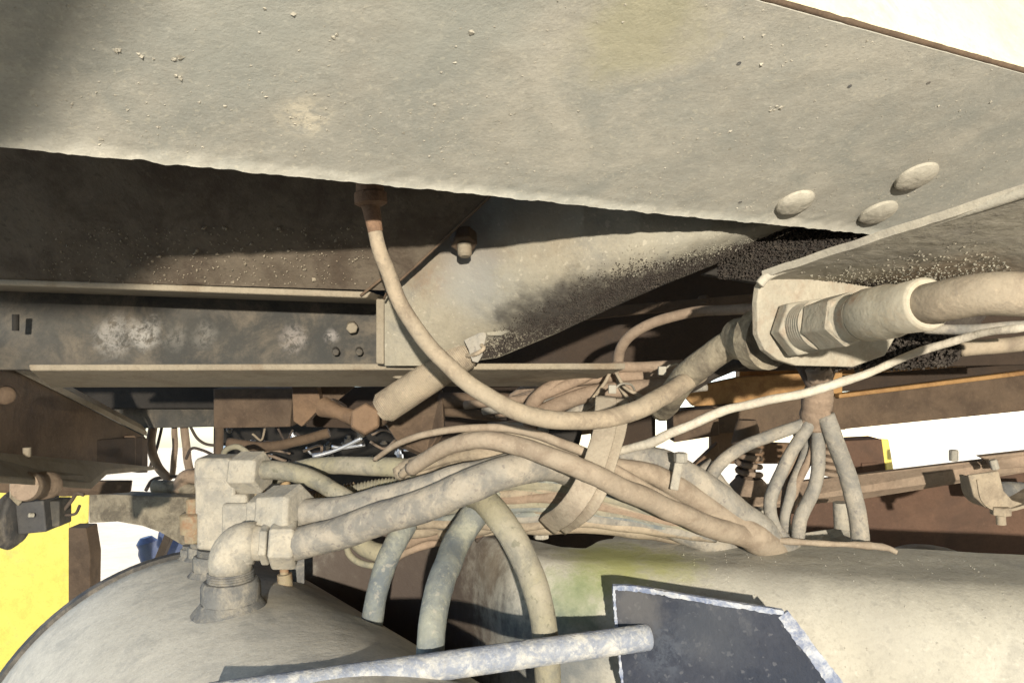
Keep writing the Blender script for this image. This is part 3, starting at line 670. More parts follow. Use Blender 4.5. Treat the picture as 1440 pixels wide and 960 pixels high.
vv, f = sweep(spline(hk, 8), .0024, 10); mk('hook', vv, f, 'hose_tan', es, smooth=True)
st = thing('spring_tab', P(670, 490, .93), 'small pale hooked tab under the gusset sheet holding the spring', 'bracket')
plate('ear', [(652, 478, .835), (682, 464, .835), (684, 472, .835), (678, 500, .835), (672, 510, .835), (664, 508, .835), (658, 490, .835)], .005, 'hose_grey', st, bev=.001)
plate('foot', [(682, 462, .835), (712, 461, .83), (722, 464, .83), (704, 472, .83), (684, 472, .835)], .004, 'gusset', st)
pn = thing('rusty_pin', P(513, 588, .95), 'rusty orange hexagonal pin at the lower end of the extension spring', 'pin')
nut('head', P(513, 592, .91), P(514, 588, .875), .019, 'orange', pn, .5)
lathe('shank', P(500, 588, .97), P(455, 572, 1.0), [(0, .011), (.5, .009), (1, .014)], 'orange', pn, 14)
lathe('washer', P(530, 584, .95), P(542, 576, .945), [(0, .016), (1, .014)], 'brown', pn, 16)
tag(lathe('pin_tail', P(470, 580, 1.02), P(478, 566, 1.02), [(0, .016), (1, .012)], 'brown', None, 12), 'brown knuckle left of the rusty pin', 'pin')
# ================================================================ HOSES from the fittings
hose('supply_hose', [(410, 765, .885), (460, 753, .87), (520, 735, .85), (590, 712, .83), (655, 685, .81), (710, 664, .82), (765, 653, .85), (815, 668, .89), (880, 706, .92), (960, 744, .95), (1030, 775, .98), (1135, 800, 1.04)], (46, 34), 'hose_grey', 'thick pale grey hose from the nearest elbow sweeping up to the right across the bundle')
hose('supply_hose', [(415, 722, .91), (470, 716, .90), (530, 703, .89), (600, 684, .87), (670, 664, .86), (740, 650, .87), (800, 660, .91)], (38, 30), 'hose_grey', 'thick grey hose from the tee nut running just above and behind the nearest one')
hose('branch_hose', [(368, 660, .965), (400, 662, .96), (435, 672, .95), (470, 690, .93), (505, 712, .92)], (27, 24), 'hose_green', 'short hose curving down from the topmost nut into the bundle')
hose('branch_hose', [(385, 668, 1.04), (440, 656, 1.02), (510, 654, 1.0), (565, 658, .98), (615, 668, .96), (670, 690, .95)], (24, 30), 'hose_green', 'greenish hose lying level behind the topmost nut and the bundle')
def corr(name, pts, wd, m, label, pitch=.0045):
    path = spline([P(*p) for p in pts], 40); r = px(wd, pts[0][2])
    vv, f = sweep(path, lambda s, t: r*(1+.11*math.sin(2*math.pi*s/pitch)), 16); o = mk(name, vv, f, m, smooth=True); return tag(o, label, 'conduit')
corr('corrugated_conduit', [(455, 716, 1.0), (490, 698, 1.0), (530, 687, 1.0), (580, 684, 1.0), (630, 690, 1.0)], 26, 'hose_green', 'ribbed grey conduit showing between the two upper hoses')
corr('corrugated_conduit', [(425, 722, 1.05), (445, 706, 1.05), (470, 696, 1.05), (500, 690, 1.06)], 24, 'conduit', 'ribbed orange brown conduit left of the grey ribbed one')
hose('brown_hose', [(395, 668, 1.1), (405, 690, 1.1), (412, 715, 1.1)], 14, 'conduit', 'short brown hose dropping behind the topmost nut')
tag(plate('backing_block', [(430, 690, 1.15), (560, 680, 1.15), (640, 680, 1.15), (640, 740, 1.15), (430, 740, 1.15)], .03, 'brown'), 'brown block behind the ribbed conduits', 'block')
# arching bundle
hose('arching_cable', [(526, 646, .93), (552, 628, .91), (590, 612, .89), (640, 603, .87), (695, 601, .86), (750, 610, .85), (815, 634, .85), (880, 668, .86), (945, 706, .88), (1010, 738, .90), (1135, 800, 1.04)], (7, 15), 'hose_pink', 'thin tan cable arching highest over the hose bundle', 'cable')
hose('arching_cable', [(565, 668, .94), (590, 646, .92), (620, 630, .90), (660, 612, .88), (710, 609, .87), (770, 622, .86), (830, 646, .87), (900, 682, .88), (970, 718, .9), (1040, 752, .94), (1110, 795, 1.02)], (12, 12), 'hose_tan', 'second tan cable just under the topmost arching one', 'cable')
hose('arching_hose', [(578, 660, .90), (615, 634, .87), (655, 620, .84), (705, 621, .82), (760, 637, .80), (820, 660, .80), (880, 688, .82), (950, 720, .86), (1010, 744, .90), (1080, 765, .95), (1135, 800, 1.04)], (20, 29), 'hose_pink', 'warm tan hose arching over the bundle in front of the strap')
hose('arching_hose', [(560, 664, .98), (620, 646, .96), (690, 640, .95), (760, 644, .94), (830, 668, .94)], (28, 34), 'hose_tan', 'broad tan hose tucked beneath the arching hoses at upper centre')
lowb = [
 ([(560, 700, 1.02), (640, 700, 1.0), (700, 684, .98), (760, 672, .95), (820, 674, .94), (880, 700, .95)], 26, 'hose_grey', 'grey hose just below the big hose left of the strap'),
 ([(640, 722, .99), (700, 712, .97), (750, 694, .95), (800, 690, .94), (850, 704, .94), (920, 730, .95), (990, 752, .98)], 32, 'hose_green', 'olive hose crossing behind the strap at mid height'),
 ([(620, 748, .98), (690, 736, .96), (745, 720, .94), (800, 712, .93), (850, 720, .93), (910, 738, .95), (980, 755, .98)], 24, 'hose_tan', 'tan hose lower in the bundle left of the strap'),
 ([(550, 724, 1.02), (600, 716, 1.0), (660, 706, .99), (700, 712, .98), (760, 730, .97), (830, 738, .98)], 20, 'orange', 'rust orange hose under the thick grey one'),
 ([(555, 748, .99), (600, 742, .98), (650, 728, .97), (700, 736, .96), (760, 738, .95), (830, 738, .95), (900, 745, .96), (985, 756, 1.0)], 24, 'hose_tan', 'tan hose along the bottom of the bundle above the housing'),
 ([(560, 766, 1.0), (600, 752, .99), (645, 752, .98), (690, 742, .97)], 18, 'hose_brown', 'brown hose curling at the lower left of the bundle'),
 ([(545, 790, 1.0), (580, 770, 1.0), (625, 762, 1.0), (660, 768, 1.0)], 12, 'hose_brown', 'small brown hose lowest behind the drooping hoses'),
 ([(800, 690, .95), (850, 706, .94), (900, 722, .94), (960, 736, .95), (1010, 748, .96)], 18, 'hose_green', 'yellow green hose fanning out right of the strap'),
 ([(800, 706, .94), (845, 712, .93), (890, 726, .93), (950, 744, .94)], 22, 'hose_green', 'thicker greenish hose lowest right of the strap'),
 ([(795, 672, .93), (850, 690, .93), (910, 714, .93), (970, 742, .94)], 14, 'hose_tan', 'thin tan hose second from the top right of the strap'),
 ([(790, 725, .95), (840, 728, .95), (890, 736, .95), (930, 744, .95)], 9, 'hose_green', 'thin green cable at the bottom right of the strap'),
 ([(800, 735, .97), (850, 738, .97), (910, 744, .97), (970, 748, .97)], 8, 'hose_brown', 'thin brown cable lying on the housing beside the strap'),
 ([(670, 760, .98), (690, 742, .97), (720, 730, .97), (760, 735, .96)], 6, 'hose_dark', 'thin dark cable looping behind the two drooping hoses'),
]
lowb += [
 ([(600, 690, 1.03), (660, 676, 1.02), (720, 668, 1.0), (790, 664, .98), (850, 680, .97)], 20, 'hose_brown', 'brown hose deep behind the thick grey ones'),
 ([(600, 736, 1.0), (660, 722, .99), (715, 704, .97), (770, 700, .955), (820, 702, .95)], 8, 'hose_brown', 'thin brown cable between the tan and olive hoses left of the strap'),
 ([(680, 750, .97), (720, 746, .96), (770, 744, .955), (830, 745, .96), (900, 750, .97)], 7, 'hose_tan', 'thin tan cable resting on the housing edge below the bundle'),
 ([(810, 682, .96), (870, 704, .95), (930, 728, .95), (985, 746, .96)], 10, 'hose_brown', 'brown cable among the hoses fanning right of the strap'),
 ([(790, 700, .965), (850, 722, .955), (900, 738, .955), (945, 748, .96)], 11, 'hose_brown', 'shadowed brown cable under the yellow green hoses right of the strap'),
]
for pts_, w_, m_, lb in lowb: hose('bundle_hose', pts_, w_, m_, lb, group='hoses in the central bundle')
random.seed(91)
TG = 'thin cables threaded through the central bundle'
ORDN = 'topmost second third fourth fifth sixth seventh eighth ninth tenth eleventh twelfth thirteenth fourteenth fifteenth lowest'.split()
CW = {'hose_grey': 'grey', 'hose_tan': 'tan', 'hose_brown': 'brown', 'hose_green': 'olive', 'hose_blue': 'bluish grey', 'hose_pink': 'warm tan', 'hose_dark': 'dark'}
def thin(pts_, w_, m_, k, where):
    o = hose('bundle_cable', pts_, w_, m_, ORDN[k]+' thin cable, '+CW[m_]+', '+where, 'cable', group=TG)
rj = random.uniform
for k in range(16):
    a_ = k/15; y0 = 690+52*a_; D = .985
    D = .93; thin([(rj(560, 610), y0+rj(-6, 6), D+.05), (660, 676+62*a_+rj(-5, 5), D), (730, 664+74*a_+rj(-5, 5), D-.02), (800, 668+64*a_+rj(-4, 4), D-.035), (870, 694+44*a_+rj(-4, 4), D-.035), (940, 722+24*a_+rj(-3, 3), D-.02), (1005, 748+8*a_, D)], rj(8, 17), random.choice(('hose_grey', 'hose_tan', 'hose_brown', 'hose_brown', 'hose_green', 'hose_blue')), k, 'of those crossing under the strap')
for k in range(7):
    e_ = k/6; thin([(rj(560, 600), 650+18*e_, .95), (640, 630+16*e_, .92), (700, 622+20*e_, .89), (770, 634+16*e_, .875), (840, 656+16*e_, .875), (920, 696+16*e_, .885), (1000, 736+12*e_, .92)], rj(7, 12), random.choice(('hose_tan', 'hose_brown', 'hose_pink')), k, 'of those beneath the arching hoses')
for k in range(12):
    thin([(rj(640, 740), 562+3.8*k, 1.06), (rj(765, 785), 547+4.4*k, 1.01), (820, 532+4.2*k+rj(-2, 2), .985), (870, 523+3.3*k, .97), (930, 519+3*k, .965), (rj(970, 1000), 517+2.4*k, .97)], rj(5, 14), random.choice(('hose_grey', 'hose_brown', 'hose_brown', 'hose_tan', 'hose_dark')), k, 'of the upper bundle behind the loop hose')
for k in range(6):
    thin([(rj(860, 880), 637+4.5*k, .95), (930, 653+7*k, .93), (985, 677+8*k, .935), (1040, 722+4.5*k, .95), (1080, 758+k, .97)], rj(9, 18), random.choice(('hose_grey', 'hose_tan', 'hose_brown')), k, 'of those between strap and fan')
# drooping hoses
hose('drooping_hose', [(572, 735, .96), (556, 762, .94), (540, 800, .93), (528, 850, .92), (521, 905, .92), (520, 980, .92)], (32, 29), 'hose_blue', 'narrow bluish hose drooping at left beside the tank', group='hoses drooping from the bundle')
hose('drooping_hose', [(690, 690, .92), (668, 722, .90), (642, 765, .87), (622, 815, .81), (609, 870, .77), (604, 930, .747), (603, 1000, .745)], (40, 38), 'hose_blue', 'middle dark blotched hose drooping behind the rod', group='hoses drooping from the bundle')
hose('drooping_hose', [(655, 690, .90), (680, 702, .86), (708, 735, .83), (735, 780, .81), (755, 835, .792), (768, 900, .778), (772, 990, .772)], (38, 37), 'hose_green', 'greenish tan hose bending down right over the housing end', group='hoses drooping from the bundle')
hose('yellow_loop', [(486, 764, 1.0), (492, 780, 1.0), (508, 792, 1.0), (530, 796, 1.0), (545, 790, 1.02)], 9, 'hose_green', 'thin yellow green cable looping under the thick grey hose', 'cable')
hose('yellow_stub', [(500, 755, 1.02), (515, 770, 1.02), (540, 778, 1.02), (560, 772, 1.04)], 26, 'hose_green', 'short yellow green hose bend behind the thick grey hose')
corr('shiny_conduit', [(472, 826, 1.15), (482, 832, 1.15), (494, 845, 1.15)], 8, 'hose_dark', 'dark ribbed cable in the gloom right of the tank')
for k, (pts_, w_) in enumerate((([(450, 815, 1.2), (470, 822, 1.2), (486, 835, 1.2), (490, 858, 1.2)], 8), ([(440, 850, 1.2), (460, 838, 1.2), (478, 845, 1.2), (496, 862, 1.2)], 14), ([(455, 870, 1.2), (480, 868, 1.2), (500, 850, 1.2)], 7))):
    hose('shadow_hose', pts_, w_, 'hose_dark', ['small dark cable bend deep in the shadow right of the tank', 'thicker dark hose in the shadow right of the tank', 'lowest dark cable in the shadow right of the tank'][k])
# straps
sp = thing('webbing_strap', P(830, 640, .83), 'dusty double webbing strap binding the hose bundle down to the housing', 'strap')
hose('band', [(852, 558, .88), (850, 600, .84), (838, 645, .815), (822, 682, .81), (800, 715, .825), (768, 741, .89)], (30, 30), 'strap', parent=sp, flat=.12, flatdir=RT, lump=.03)
hose('band', [(872, 560, .885), (866, 602, .85), (855, 645, .825), (842, 684, .815), (820, 718, .83), (785, 742, .895)], (26, 26), 'strap', parent=sp, flat=.12, flatdir=RT, lump=.03)
for (x, y, D, lb) in ((931, 521, .86, 'small pale cable tie head on the upper right cables'), (861, 547, .86, 'yellowish cable tie head at the top of the strap')):
    t = thing('cable_tie', P(x, y, D), lb, 'cable tie')
    box('head', P(x, y, D), .009, .010, .006, 'white', t, .001)
    hose('tail', [(x, y, D), (x+12, y-8, D+.01), (x+26, y-7, D+.03), (x+32, y+2, D+.05)], 3, 'white', parent=t)
# upper cable bundle
ub = [
 ([(745, 600, 1.0), (752, 565, .98), (790, 538, .97), (850, 528, .96), (920, 530, .95), (985, 520, .95)], 20, 'hose_brown', 'brown cable at the top of the upper bundle bending down left'),
 ([(755, 560, .98), (800, 540, .96), (850, 520, .95), (905, 515, .95), (960, 512, .95)], 15, 'hose_brown', 'cable hugging the cross member lip right of the spring'),
 ([(740, 590, 1.0), (780, 572, .97), (830, 552, .95), (890, 545, .94), (950, 542, .93)], 22, 'hose_brown', 'thick brown cable in the middle of the upper bundle'),
 ([(760, 605, 1.0), (800, 585, .98), (840, 560, .96), (880, 552, .95), (940, 556, .94)], 16, 'hose_grey', 'grey brown cable under the thick one in the upper bundle'),
 ([(830, 566, .93), (850, 540, .92), (862, 520, .92), (880, 545, .91), (905, 560, .91)], 5, 'hose_tan', 'thin pale cable kinked over the upper bundle'),
 ([(868, 520, .94), (872, 545, .93), (890, 565, .92), (915, 572, .92)], 5, 'hose_tan', 'thin pale cable falling right of the kinked one'),
 ([(720, 560, 1.1), (745, 545, 1.08), (790, 545, 1.05)], 14, 'hose_brown', 'short brown cable end left of the upper bundle'),
 ([(620, 562, 1.15), (680, 562, 1.12), (740, 566, 1.1), (790, 580, 1.08)], 22, 'brown', 'brown pipe running level behind the looping hose'),
 ([(625, 578, 1.15), (690, 584, 1.12), (740, 592, 1.1), (780, 606, 1.08)], 14, 'brown', 'thin brown pipe just below the level pipe'),
 ([(745, 575, 1.02), (770, 596, 1.0), (800, 606, 1.0), (835, 604, 1.0)], 10, 'orange', 'rust orange cable crossing behind the loop'),
 ([(620, 555, 1.2), (660, 580, 1.15), (720, 590, 1.1)], 10, 'hose_dark', 'dark cable crossing the level brown pipe'),
]
for pts_, w_, m_, lb in ub: hose('upper_cable', pts_, w_, m_, lb, 'cable', group='cables of the upper bundle')
hose('back_hose', [(868, 520, .98), (872, 490, .97), (895, 465, .96), (940, 447, .95), (1000, 437, .93), (1075, 434, .86)], (15, 16), 'hose_brown', 'thin brown hose arching left from behind the bracket')
hose('grey_cable', [(1300, 462, .72), (1360, 463, .70), (1420, 458, .68), (1500, 455, .66)], 14, 'hose_grey', 'grey cable under the pressure hose at the right edge', 'cable')
hose('grey_cable', [(1350, 490, .78), (1400, 487, .77), (1460, 480, .76)], 22, 'hose_tan', 'tan pipe just above the amber strip at the right edge', 'cable')
hose('pale_cable', [(850, 640, .86), (905, 626, .83), (960, 604, .80), (1015, 580, .78), (1075, 564, .76), (1140, 549, .74), (1210, 526, .72), (1290, 498, .69), (1360, 472, .66), (1440, 462, .62), (1520, 455, .6)], (13, 11), 'hose_pale', 'thin whitish lumpy cable rising diagonally to the right edge', 'cable', lump=.16, per=24, wob=.001)
hose('rubber_boot', [(775, 606, .98), (795, 612, .97), (815, 618, .97)], (14, 26), 'black', 'small black rubber boot under the looping hose', 'boot')
# grey bundle right of strap
kb = [
 ([(870, 642, .93), (930, 648, .92), (985, 680, .92), (1040, 725, .94), (1085, 762, .96), (1135, 800, 1.04)], (30, 50), 'hose_grey', 'fat grey sleeve tapering up left beside the bright gap'),
 ([(862, 655, .91), (920, 668, .90), (975, 700, .91), (1030, 738, .93), (1070, 760, .94), (1135, 800, 1.04)], (24, 44), 'hose_pink', 'grey pink hose below the fat grey sleeve'),
 ([(985, 655, .97), (1005, 680, .97), (1035, 715, .97), (1068, 752, .98), (1135, 800, 1.04)], (34, 20), 'hose_grey', 'short grey sleeve end at the right of the sleeve'),
]
for pts_, w_, m_, lb in kb: hose('grey_sleeve', pts_, w_, m_, lb, 'sleeve')
clp = thing('pipe_clip', P(955, 660, .88), 'small pale upright clip with bolt head on the grey sleeve', 'clip')
plate('tongue', [(950, 645, .88), (962, 646, .88), (954, 690, .88), (942, 688, .88)], .003, 'fit', clp)
nut('bolt', P(957, 650, .875), P(957, 636, .875), .0085, 'fit', clp)
hose('rising_hose', [(992, 708, .95), (996, 680, .95), (1012, 652, .95), (1045, 628, .96), (1090, 610, .97), (1145, 590, .98)], (19, 17), 'hose_grey', 'grey hose rising from the sleeve and curving right over the coil spring')
# fan
fan = [
 ([(1142, 592, .97), (1120, 625, .97), (1098, 665, .97), (1083, 705, .96), (1086, 735, .95), (1104, 760, .95)], 18, 'hose_grey', 'leftmost hose of the fan hanging from the muddy clump'),
 ([(1146, 596, .99), (1132, 640, .99), (1114, 690, .98), (1104, 730, .97), (1110, 760, .97)], 15, 'hose_grey', 'second hose from the left in the fan'),
 ([(1150, 590, .97), (1150, 640, .97), (1146, 685, .96), (1128, 725, .95), (1122, 760, .95)], 19, 'hose_grey', 'third hose of the fan, bent at its middle'),
 ([(1160, 585, .96), (1178, 630, .96), (1195, 680, .95), (1205, 720, .95), (1210, 765, .95)], 25, 'hose_grey', 'thick rightmost hose of the fan'),
 ([(1138, 600, 1.0), (1118, 640, 1.0), (1106, 690, 1.0), (1100, 750, 1.0)], 12, 'hose_brown', 'thin brown hose behind the left of the fan'),
 ([(1148, 600, .98), (1140, 640, .98), (1122, 680, .98), (1112, 720, .98)], 11, 'hose_brown', 'thin brown hose between second and third of the fan'),
]
for pts_, w_, m_, lb in fan: hose('hanging_hose', pts_, w_, m_, lb, group='hoses of the hanging fan')
cl = thing('mud_clump', P(1150, 560, .97), 'muddy brown clump where the hanging fan of hoses is bound together', 'mud')
hose('wrap', [(1150, 515, .95), (1153, 540, .96), (1150, 565, .97), (1146, 600, .98)], (34, 44), 'hose_brown', parent=cl, lump=.3)
hose('left_strand', [(1125, 512, .96), (1134, 532, .96), (1146, 556, .96)], 13, 'hose_dark', parent=cl)
hose('right_strand', [(1170, 512, .97), (1160, 540, .97), (1156, 560, .97)], 16, 'brown', parent=cl)
hose('root', [(1120, 615, .98), (1135, 590, .97), (1150, 572, .96)], 12, 'hose_brown', parent=cl, lump=.3)
hose('root', [(1172, 605, .97), (1166, 588, .96), (1156, 572, .96)], 12, 'hose_brown', parent=cl, lump=.3)
# ================================================================ right background frame
rbm = thing('frame_beams', P(1200, 545, 1.5), 'ochre painted frame beams glowing amber behind the right bracket', 'frame')
plate('upper_strip', [(1040, 520, 1.5), (1460, 490, 1.5), (1460, 508, 1.5), (1040, 538, 1.5)], .03, 'amber', rbm)
plate('left_plate', [(955, 548, 1.45), (1040, 530, 1.45), (1185, 520, 1.45), (1185, 556, 1.45), (1085, 567, 1.45), (975, 571, 1.45)], .02, 'amber', rbm)
plate('cavity', [(1060, 530, 1.6), (1460, 504, 1.6), (1460, 530, 1.6), (1060, 560, 1.6)], .02, 'dbrown', rbm)
plate('long_beam', [(985, 573, 1.42), (1180, 556, 1.42), (1460, 521, 1.42), (1460, 576, 1.42), (1190, 603, 1.42), (985, 610, 1.42)], .05, 'brown', rbm)
plate('beam_lip', [(1180, 554, 1.40), (1460, 519, 1.40), (1460, 525, 1.40), (1180, 560, 1.40)], .02, 'amber', rbm)
plate('small_box', [(946, 578, 1.3), (1010, 574, 1.3), (1012, 612, 1.3), (948, 622, 1.3)], .06, 'brown', rbm)
plate('low_plate', [(1000, 603, 1.45), (1190, 600, 1.45), (1190, 604, 1.45), (1118, 606, 1.45), (1070, 622, 1.45), (1120, 624, 1.45), (1190, 624, 1.45), (1190, 652, 1.45), (1000, 652, 1.45)], .02, 'orange', rbm)
plate('rust_tab', [(975, 655, 1.35), (1010, 622, 1.35), (1014, 655, 1.35), (1006, 690, 1.35), (990, 690, 1.35)], .02, 'orange', rbm)
dbx = thing('control_box', P(1220, 640, 1.35), 'dark brown box with a bright yellow right edge below the long beam', 'box')
plate('case', [(1182, 620, 1.35), (1240, 617, 1.35), (1246, 662, 1.35), (1182, 668, 1.35)], .05, 'redbrown', dbx)
plate('yellow_edge', [(1241, 617, 1.35), (1250, 617, 1.36), (1257, 660, 1.36), (1247, 662, 1.35)], .05, 'yellow', dbx)
plate('latch', [(1212, 651, 1.345), (1236, 650, 1.345), (1236, 658, 1.345), (1212, 659, 1.345)], .004, 'redbrown', dbx)
rl = thing('steel_rail', P(1230, 680, 1.15), 'dusty pink grey rail crossing the right side below the bright gap', 'rail')
plate('bar', [(1008, 690, 1.2), (1120, 678, 1.2), (1440, 640, 1.12), (1500, 632, 1.1), (1500, 657, 1.1), (1440, 665, 1.12), (1210, 702, 1.18), (1008, 722, 1.2)], .02, 'hose_brown', rl, bev=.003)
plate('top_step', [(1378, 642, 1.10), (1440, 635, 1.09), (1500, 628, 1.08), (1500, 650, 1.08), (1440, 657, 1.09), (1398, 660, 1.095), (1394, 650, 1.10)], .02, 'hose_brown', rl, bev=.003)
nut('nut', P(1341, 648, 1.12), P(1341, 632, 1.12), .007, 'fit', rl)
nut('lower_nut', P(1396, 646, 1.08), P(1400, 660, 1.08), .006, 'fit', rl)
tag(plate('red_panel', [(1000, 700, 1.4), (1230, 690, 1.4), (1470, 655, 1.35), (1480, 830, 1.35), (1000, 830, 1.4)], .02, 'redbrown'), 'red brown panel under the rail at right', 'panel')
cm = thing('saddle_clamp', P(1400, 700, 1.0), 'tan U shaped saddle clamp with bolt under the rail at the right edge', 'clamp')
q = [(1366, 672, 1.02), (1372, 700, 1.02), (1388, 714, 1.02), (1412, 716, 1.02), (1440, 708, 1.02), (1470, 690, 1.02)]
qq = spline([P(*p) for p in q], 8); qi = [p+UP*.012+RT*.004 for p in qq]; vv, f = [], []
for a_, b_ in zip(qq, qi):
    b2_ = a_ + (P(1425, 668, 1.02)-a_).normalized()*.004
    vv += [a_-FW*.012, a_+FW*.028, b2_+FW*.028, b2_-FW*.012]
for i in range(len(qq)-1):
    for k in range(4): a_ = i*4+k; b_ = i*4+(k+1) % 4; f.append((a_, b_, b_+4, a_+4))
f += [(0, 1, 2, 3), tuple(len(vv)-4+k for k in range(4))]
mk('band', vv, f, 'hose_tan', cm, smooth=True).data.set_sharp_from_angle(angle=math.radians(40))
plate('face', [(1362, 668, 1.01), (1405, 662, 1.01), (1412, 690, 1.01), (1424, 703, 1.01), (1440, 708, 1.01), (1415, 717, 1.01), (1386, 713, 1.01), (1370, 698, 1.01)], .006, 'hose_tan', cm)
nut('nut', P(1407, 712, 1.01), P(1407, 724, 1.01), .013, 'hose_tan', cm); lathe('bolt', P(1407, 723, 1.01), P(1408, 737, 1.01), [(0, .006), (1, .006)], 'hose_tan', cm, 12)
hose('pipe', [(1405, 690, 1.2), (1440, 690, 1.2), (1500, 688, 1.2)], 26, 'boss', parent=cm)
def coil(name, x, y0, y1, D, r, lb, m):
    t = thing(name, P(x, y1, D), lb, 'coil spring'); T = 6
    cp = [P(x, y0, D).lerp(P(x+2, y1, D), i/(T*16))+RT*math.cos(2*math.pi*i/16)*r+FW*math.sin(2*math.pi*i/16)*r for i in range(T*16+1)]
    vv, f = sweep(cp, r*.26, 8); mk('coil', vv, f, m, t, smooth=True)
    lathe('core', P(x, y0-4, D), P(x+2, y1, D), [(0, r*.6), (1, r*.6)], 'brown', t, 14)
    return t
t = coil('coil_spring', 1052, 622, 690, 1.15, .017, 'brown coil spring with cap standing on the rail left of the fan', 'hose_brown')
lathe('cap', P(1050, 590, 1.15), P(1050, 624, 1.15), [(0, .014), (.3, .018), (.6, .020), (1, .024)], 'brown', t, 16); lathe('base', P(1053, 672, 1.15), P(1053, 692, 1.15), [(0, .020), (.4, .028), (1, .036)], 'hose_brown', t, 20)
t = coil('coil_spring', 1166, 608, 668, 1.15, .015, 'brown coil spring half hidden behind the fan of hoses', 'hose_brown')
tag(lathe('vertical_post', P(1182, 706, 1.1), P(1184, 748, 1.1), [(0, .011), (1, .011)], 'fit', None, 18), 'pale round post below the rail beside the thick fan hose', 'post')
tag(lathe('vertical_post', P(1066, 715, 1.15), P(1068, 750, 1.15), [(0, .012), (1, .012)], 'fit', None, 18), 'short grey post under the rail left of the fan', 'post')
tag(plate('mounting_block', [(1130, 748, 1.02), (1172, 742, 1.04), (1198, 746, 1.04), (1198, 775, 1.0), (1130, 775, 1.0)], .04, 'fit'), 'flat dusty block on the housing under the fan', 'block')
# ================================================================ far clutter (left centre opening)
lab = iter(['thick brown hose hanging left in the bright opening', 'brown hose hanging beside the thick one in the opening', 'third brown hose hanging in the bright opening', 'dark hose slanting at the far left of the opening',
  'thin dark cable crossing the opening low', 'black cable curl near the top fitting', 'dark cable bowing over the top fitting', 'brown level pipe across the engine clutter', 'bright thin rod in the engine clutter', 'grey pipe bend above the topmost nut', 'thin cable arc left of the grey bend', 'blackened pipe at the foot of the opening', 'brown hose stump at the foot of the opening', 'dark arc cable right above the topmost nut', 'upright brown pipe right of the opening'])
far = [([(215, 598, 1.7), (213, 630, 1.7), (222, 655, 1.7), (238, 675, 1.7)], 12, 'hose_brown'), ([(245, 600, 1.75), (246, 630, 1.75), (242, 668, 1.75)], 8, 'hose_brown'), ([(258, 598, 1.7), (262, 630, 1.7), (268, 670, 1.7)], 11, 'hose_brown'),
 ([(228, 598, 1.8), (222, 625, 1.8), (210, 660, 1.8)], 4, 'hose_dark'), ([(205, 690, 1.7), (215, 675, 1.7), (235, 670, 1.7), (262, 668, 1.7), (280, 655, 1.7)], 5, 'hose_dark'), ([(262, 645, 1.6), (270, 630, 1.6), (285, 632, 1.6), (300, 640, 1.6)], 4, 'hose_dark'),
 ([(268, 600, 1.65), (280, 618, 1.65), (300, 625, 1.65), (330, 622, 1.65)], 4, 'hose_dark'), ([(320, 622, 1.5), (370, 628, 1.5), (420, 620, 1.5), (462, 608, 1.5)], 14, 'brown'), ([(440, 642, 1.4), (475, 632, 1.4), (508, 616, 1.4)], 5, 'alu'),
 ([(312, 645, 1.3), (318, 632, 1.3), (335, 628, 1.3), (352, 640, 1.3)], 8, 'hose_green'), ([(355, 610, 1.5), (368, 618, 1.5), (374, 596, 1.5)], 3, 'hose_tan'), ([(215, 684, 1.6), (240, 684, 1.6), (275, 690, 1.6)], 18, 'oily'),
 ([(250, 690, 1.6), (262, 670, 1.6), (285, 672, 1.6)], 20, 'hose_brown'), ([(390, 600, 1.55), (402, 620, 1.55), (412, 604, 1.55)], 3, 'hose_dark'), ([(308, 598, 1.6), (308, 625, 1.6), (306, 650, 1.6)], 12, 'brown')]
for p_, w_, m_ in far: hose('far_pipe', p_, w_, m_, next(lab), 'pipe')
eng = thing('engine_block', P(420, 640, 2.2), 'dark engine clutter with bright metal glints seen through the opening above the hoses', 'engine')
plate('dark_casing', [(300, 590, 2.4), (640, 585, 2.4), (640, 715, 2.4), (300, 715, 2.4)], .1, 'black', eng)
random.seed(23)
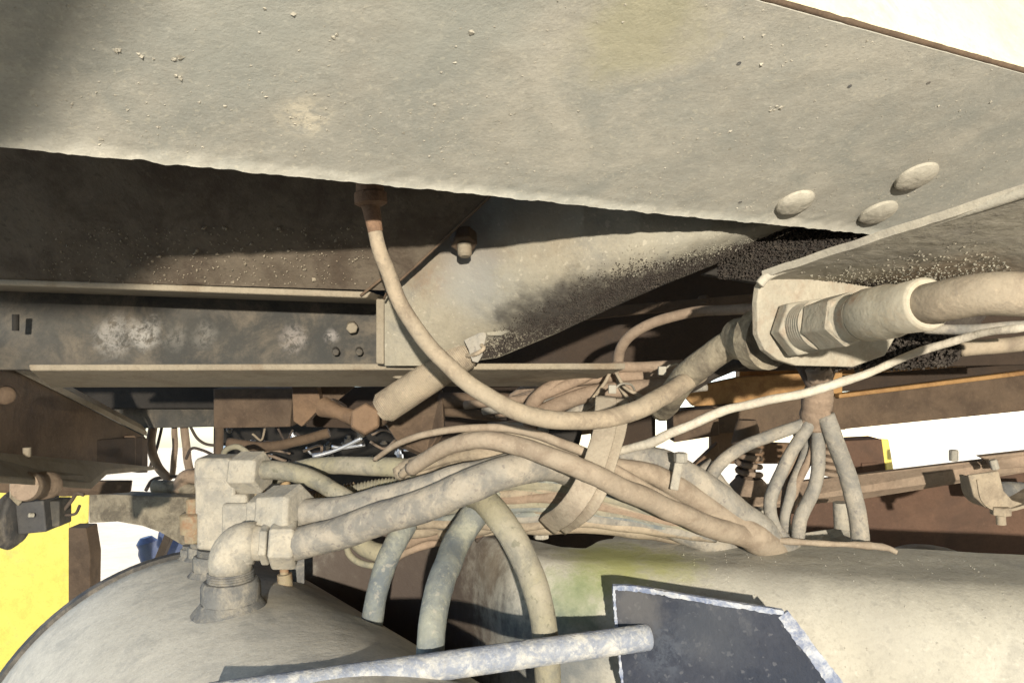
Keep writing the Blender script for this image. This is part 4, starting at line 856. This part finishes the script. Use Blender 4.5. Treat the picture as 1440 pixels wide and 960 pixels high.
for i in range(46):
    x = random.uniform(312, 590); y = random.uniform(600, 650); D = random.uniform(1.9, 2.3)
    a = P(x, y, D); b = P(x+random.uniform(-6, 6), y+random.uniform(4, 12), D)
    if i % 3: lathe('metal_fitting', a, b, [(0, .006), (.4, .006), (.45, .010), (1, .009)], 'alu' if i % 2 else 'web', eng, 8)
    else: hose('small_wire', [(x, y, D), (x+random.uniform(8, 25), y+random.uniform(-12, 12), D), (x+random.uniform(25, 50), y+random.uniform(-5, 5), D)], random.uniform(2, 5), random.choice(('alu', 'hose_dark', 'hose_brown')), parent=eng, per=5)
# blue pump outside left
bp_ = thing('blue_pump', P(232, 765, 2.6), 'blue painted machine part glimpsed in the bright opening above the tank', 'pump')
lathe('barrel', P(205, 755, 2.6), P(212, 790, 2.6), [(0, .02), (.2, .035), (.4, .03), (.6, .035), (1, .03)], 'bluep', bp_)
plate('casing', [(222, 745, 2.7), (262, 742, 2.7), (266, 785, 2.7), (214, 792, 2.7)], .2, 'bluep', bp_, .01)
plate('strut', [(234, 744, 2.5), (246, 744, 2.5), (228, 785, 2.5), (216, 787, 2.5)], .03, 'hose_dark', bp_)
# ================================================================ out of the frame: deck sized against sky light, flap added for corner shadow
dk_ = box('deck', Vector((2.25, -2.5, 2.1)), 7.1, .03, 13.0, 'dbrown', None, 0, X=RT, Y=Vector((0, 0, 1)), Z=Vector((0, 1, 0))); tag(dk_, 'unseen dark deck plate over the machine, sized to hold off sky and sun', 'deck')
L0 = LAMP; S1, S2 = SP(178, 0), SP(62, 190)
f_ = .72
e1_ = L0+(S1-L0)*f_; e2_ = L0+(S2-L0)*f_; dv = (e1_-e2_)
top_ = e2_+dv*3.0; bt = e2_-dv*.9
flv = [top_, bt, bt-RT*.5, top_-RT*.5]; vv = flv+[p-FW*.012 for p in flv]
tag(mk('lamp_blocker', vv, [(0,1,2,3),(7,6,5,4),(0,4,5,1),(1,5,6,2),(2,6,7,3),(3,7,4,0)], 'rubber'), 'unseen black flap added behind the camera to shade the top left corner', 'shadow blocker')
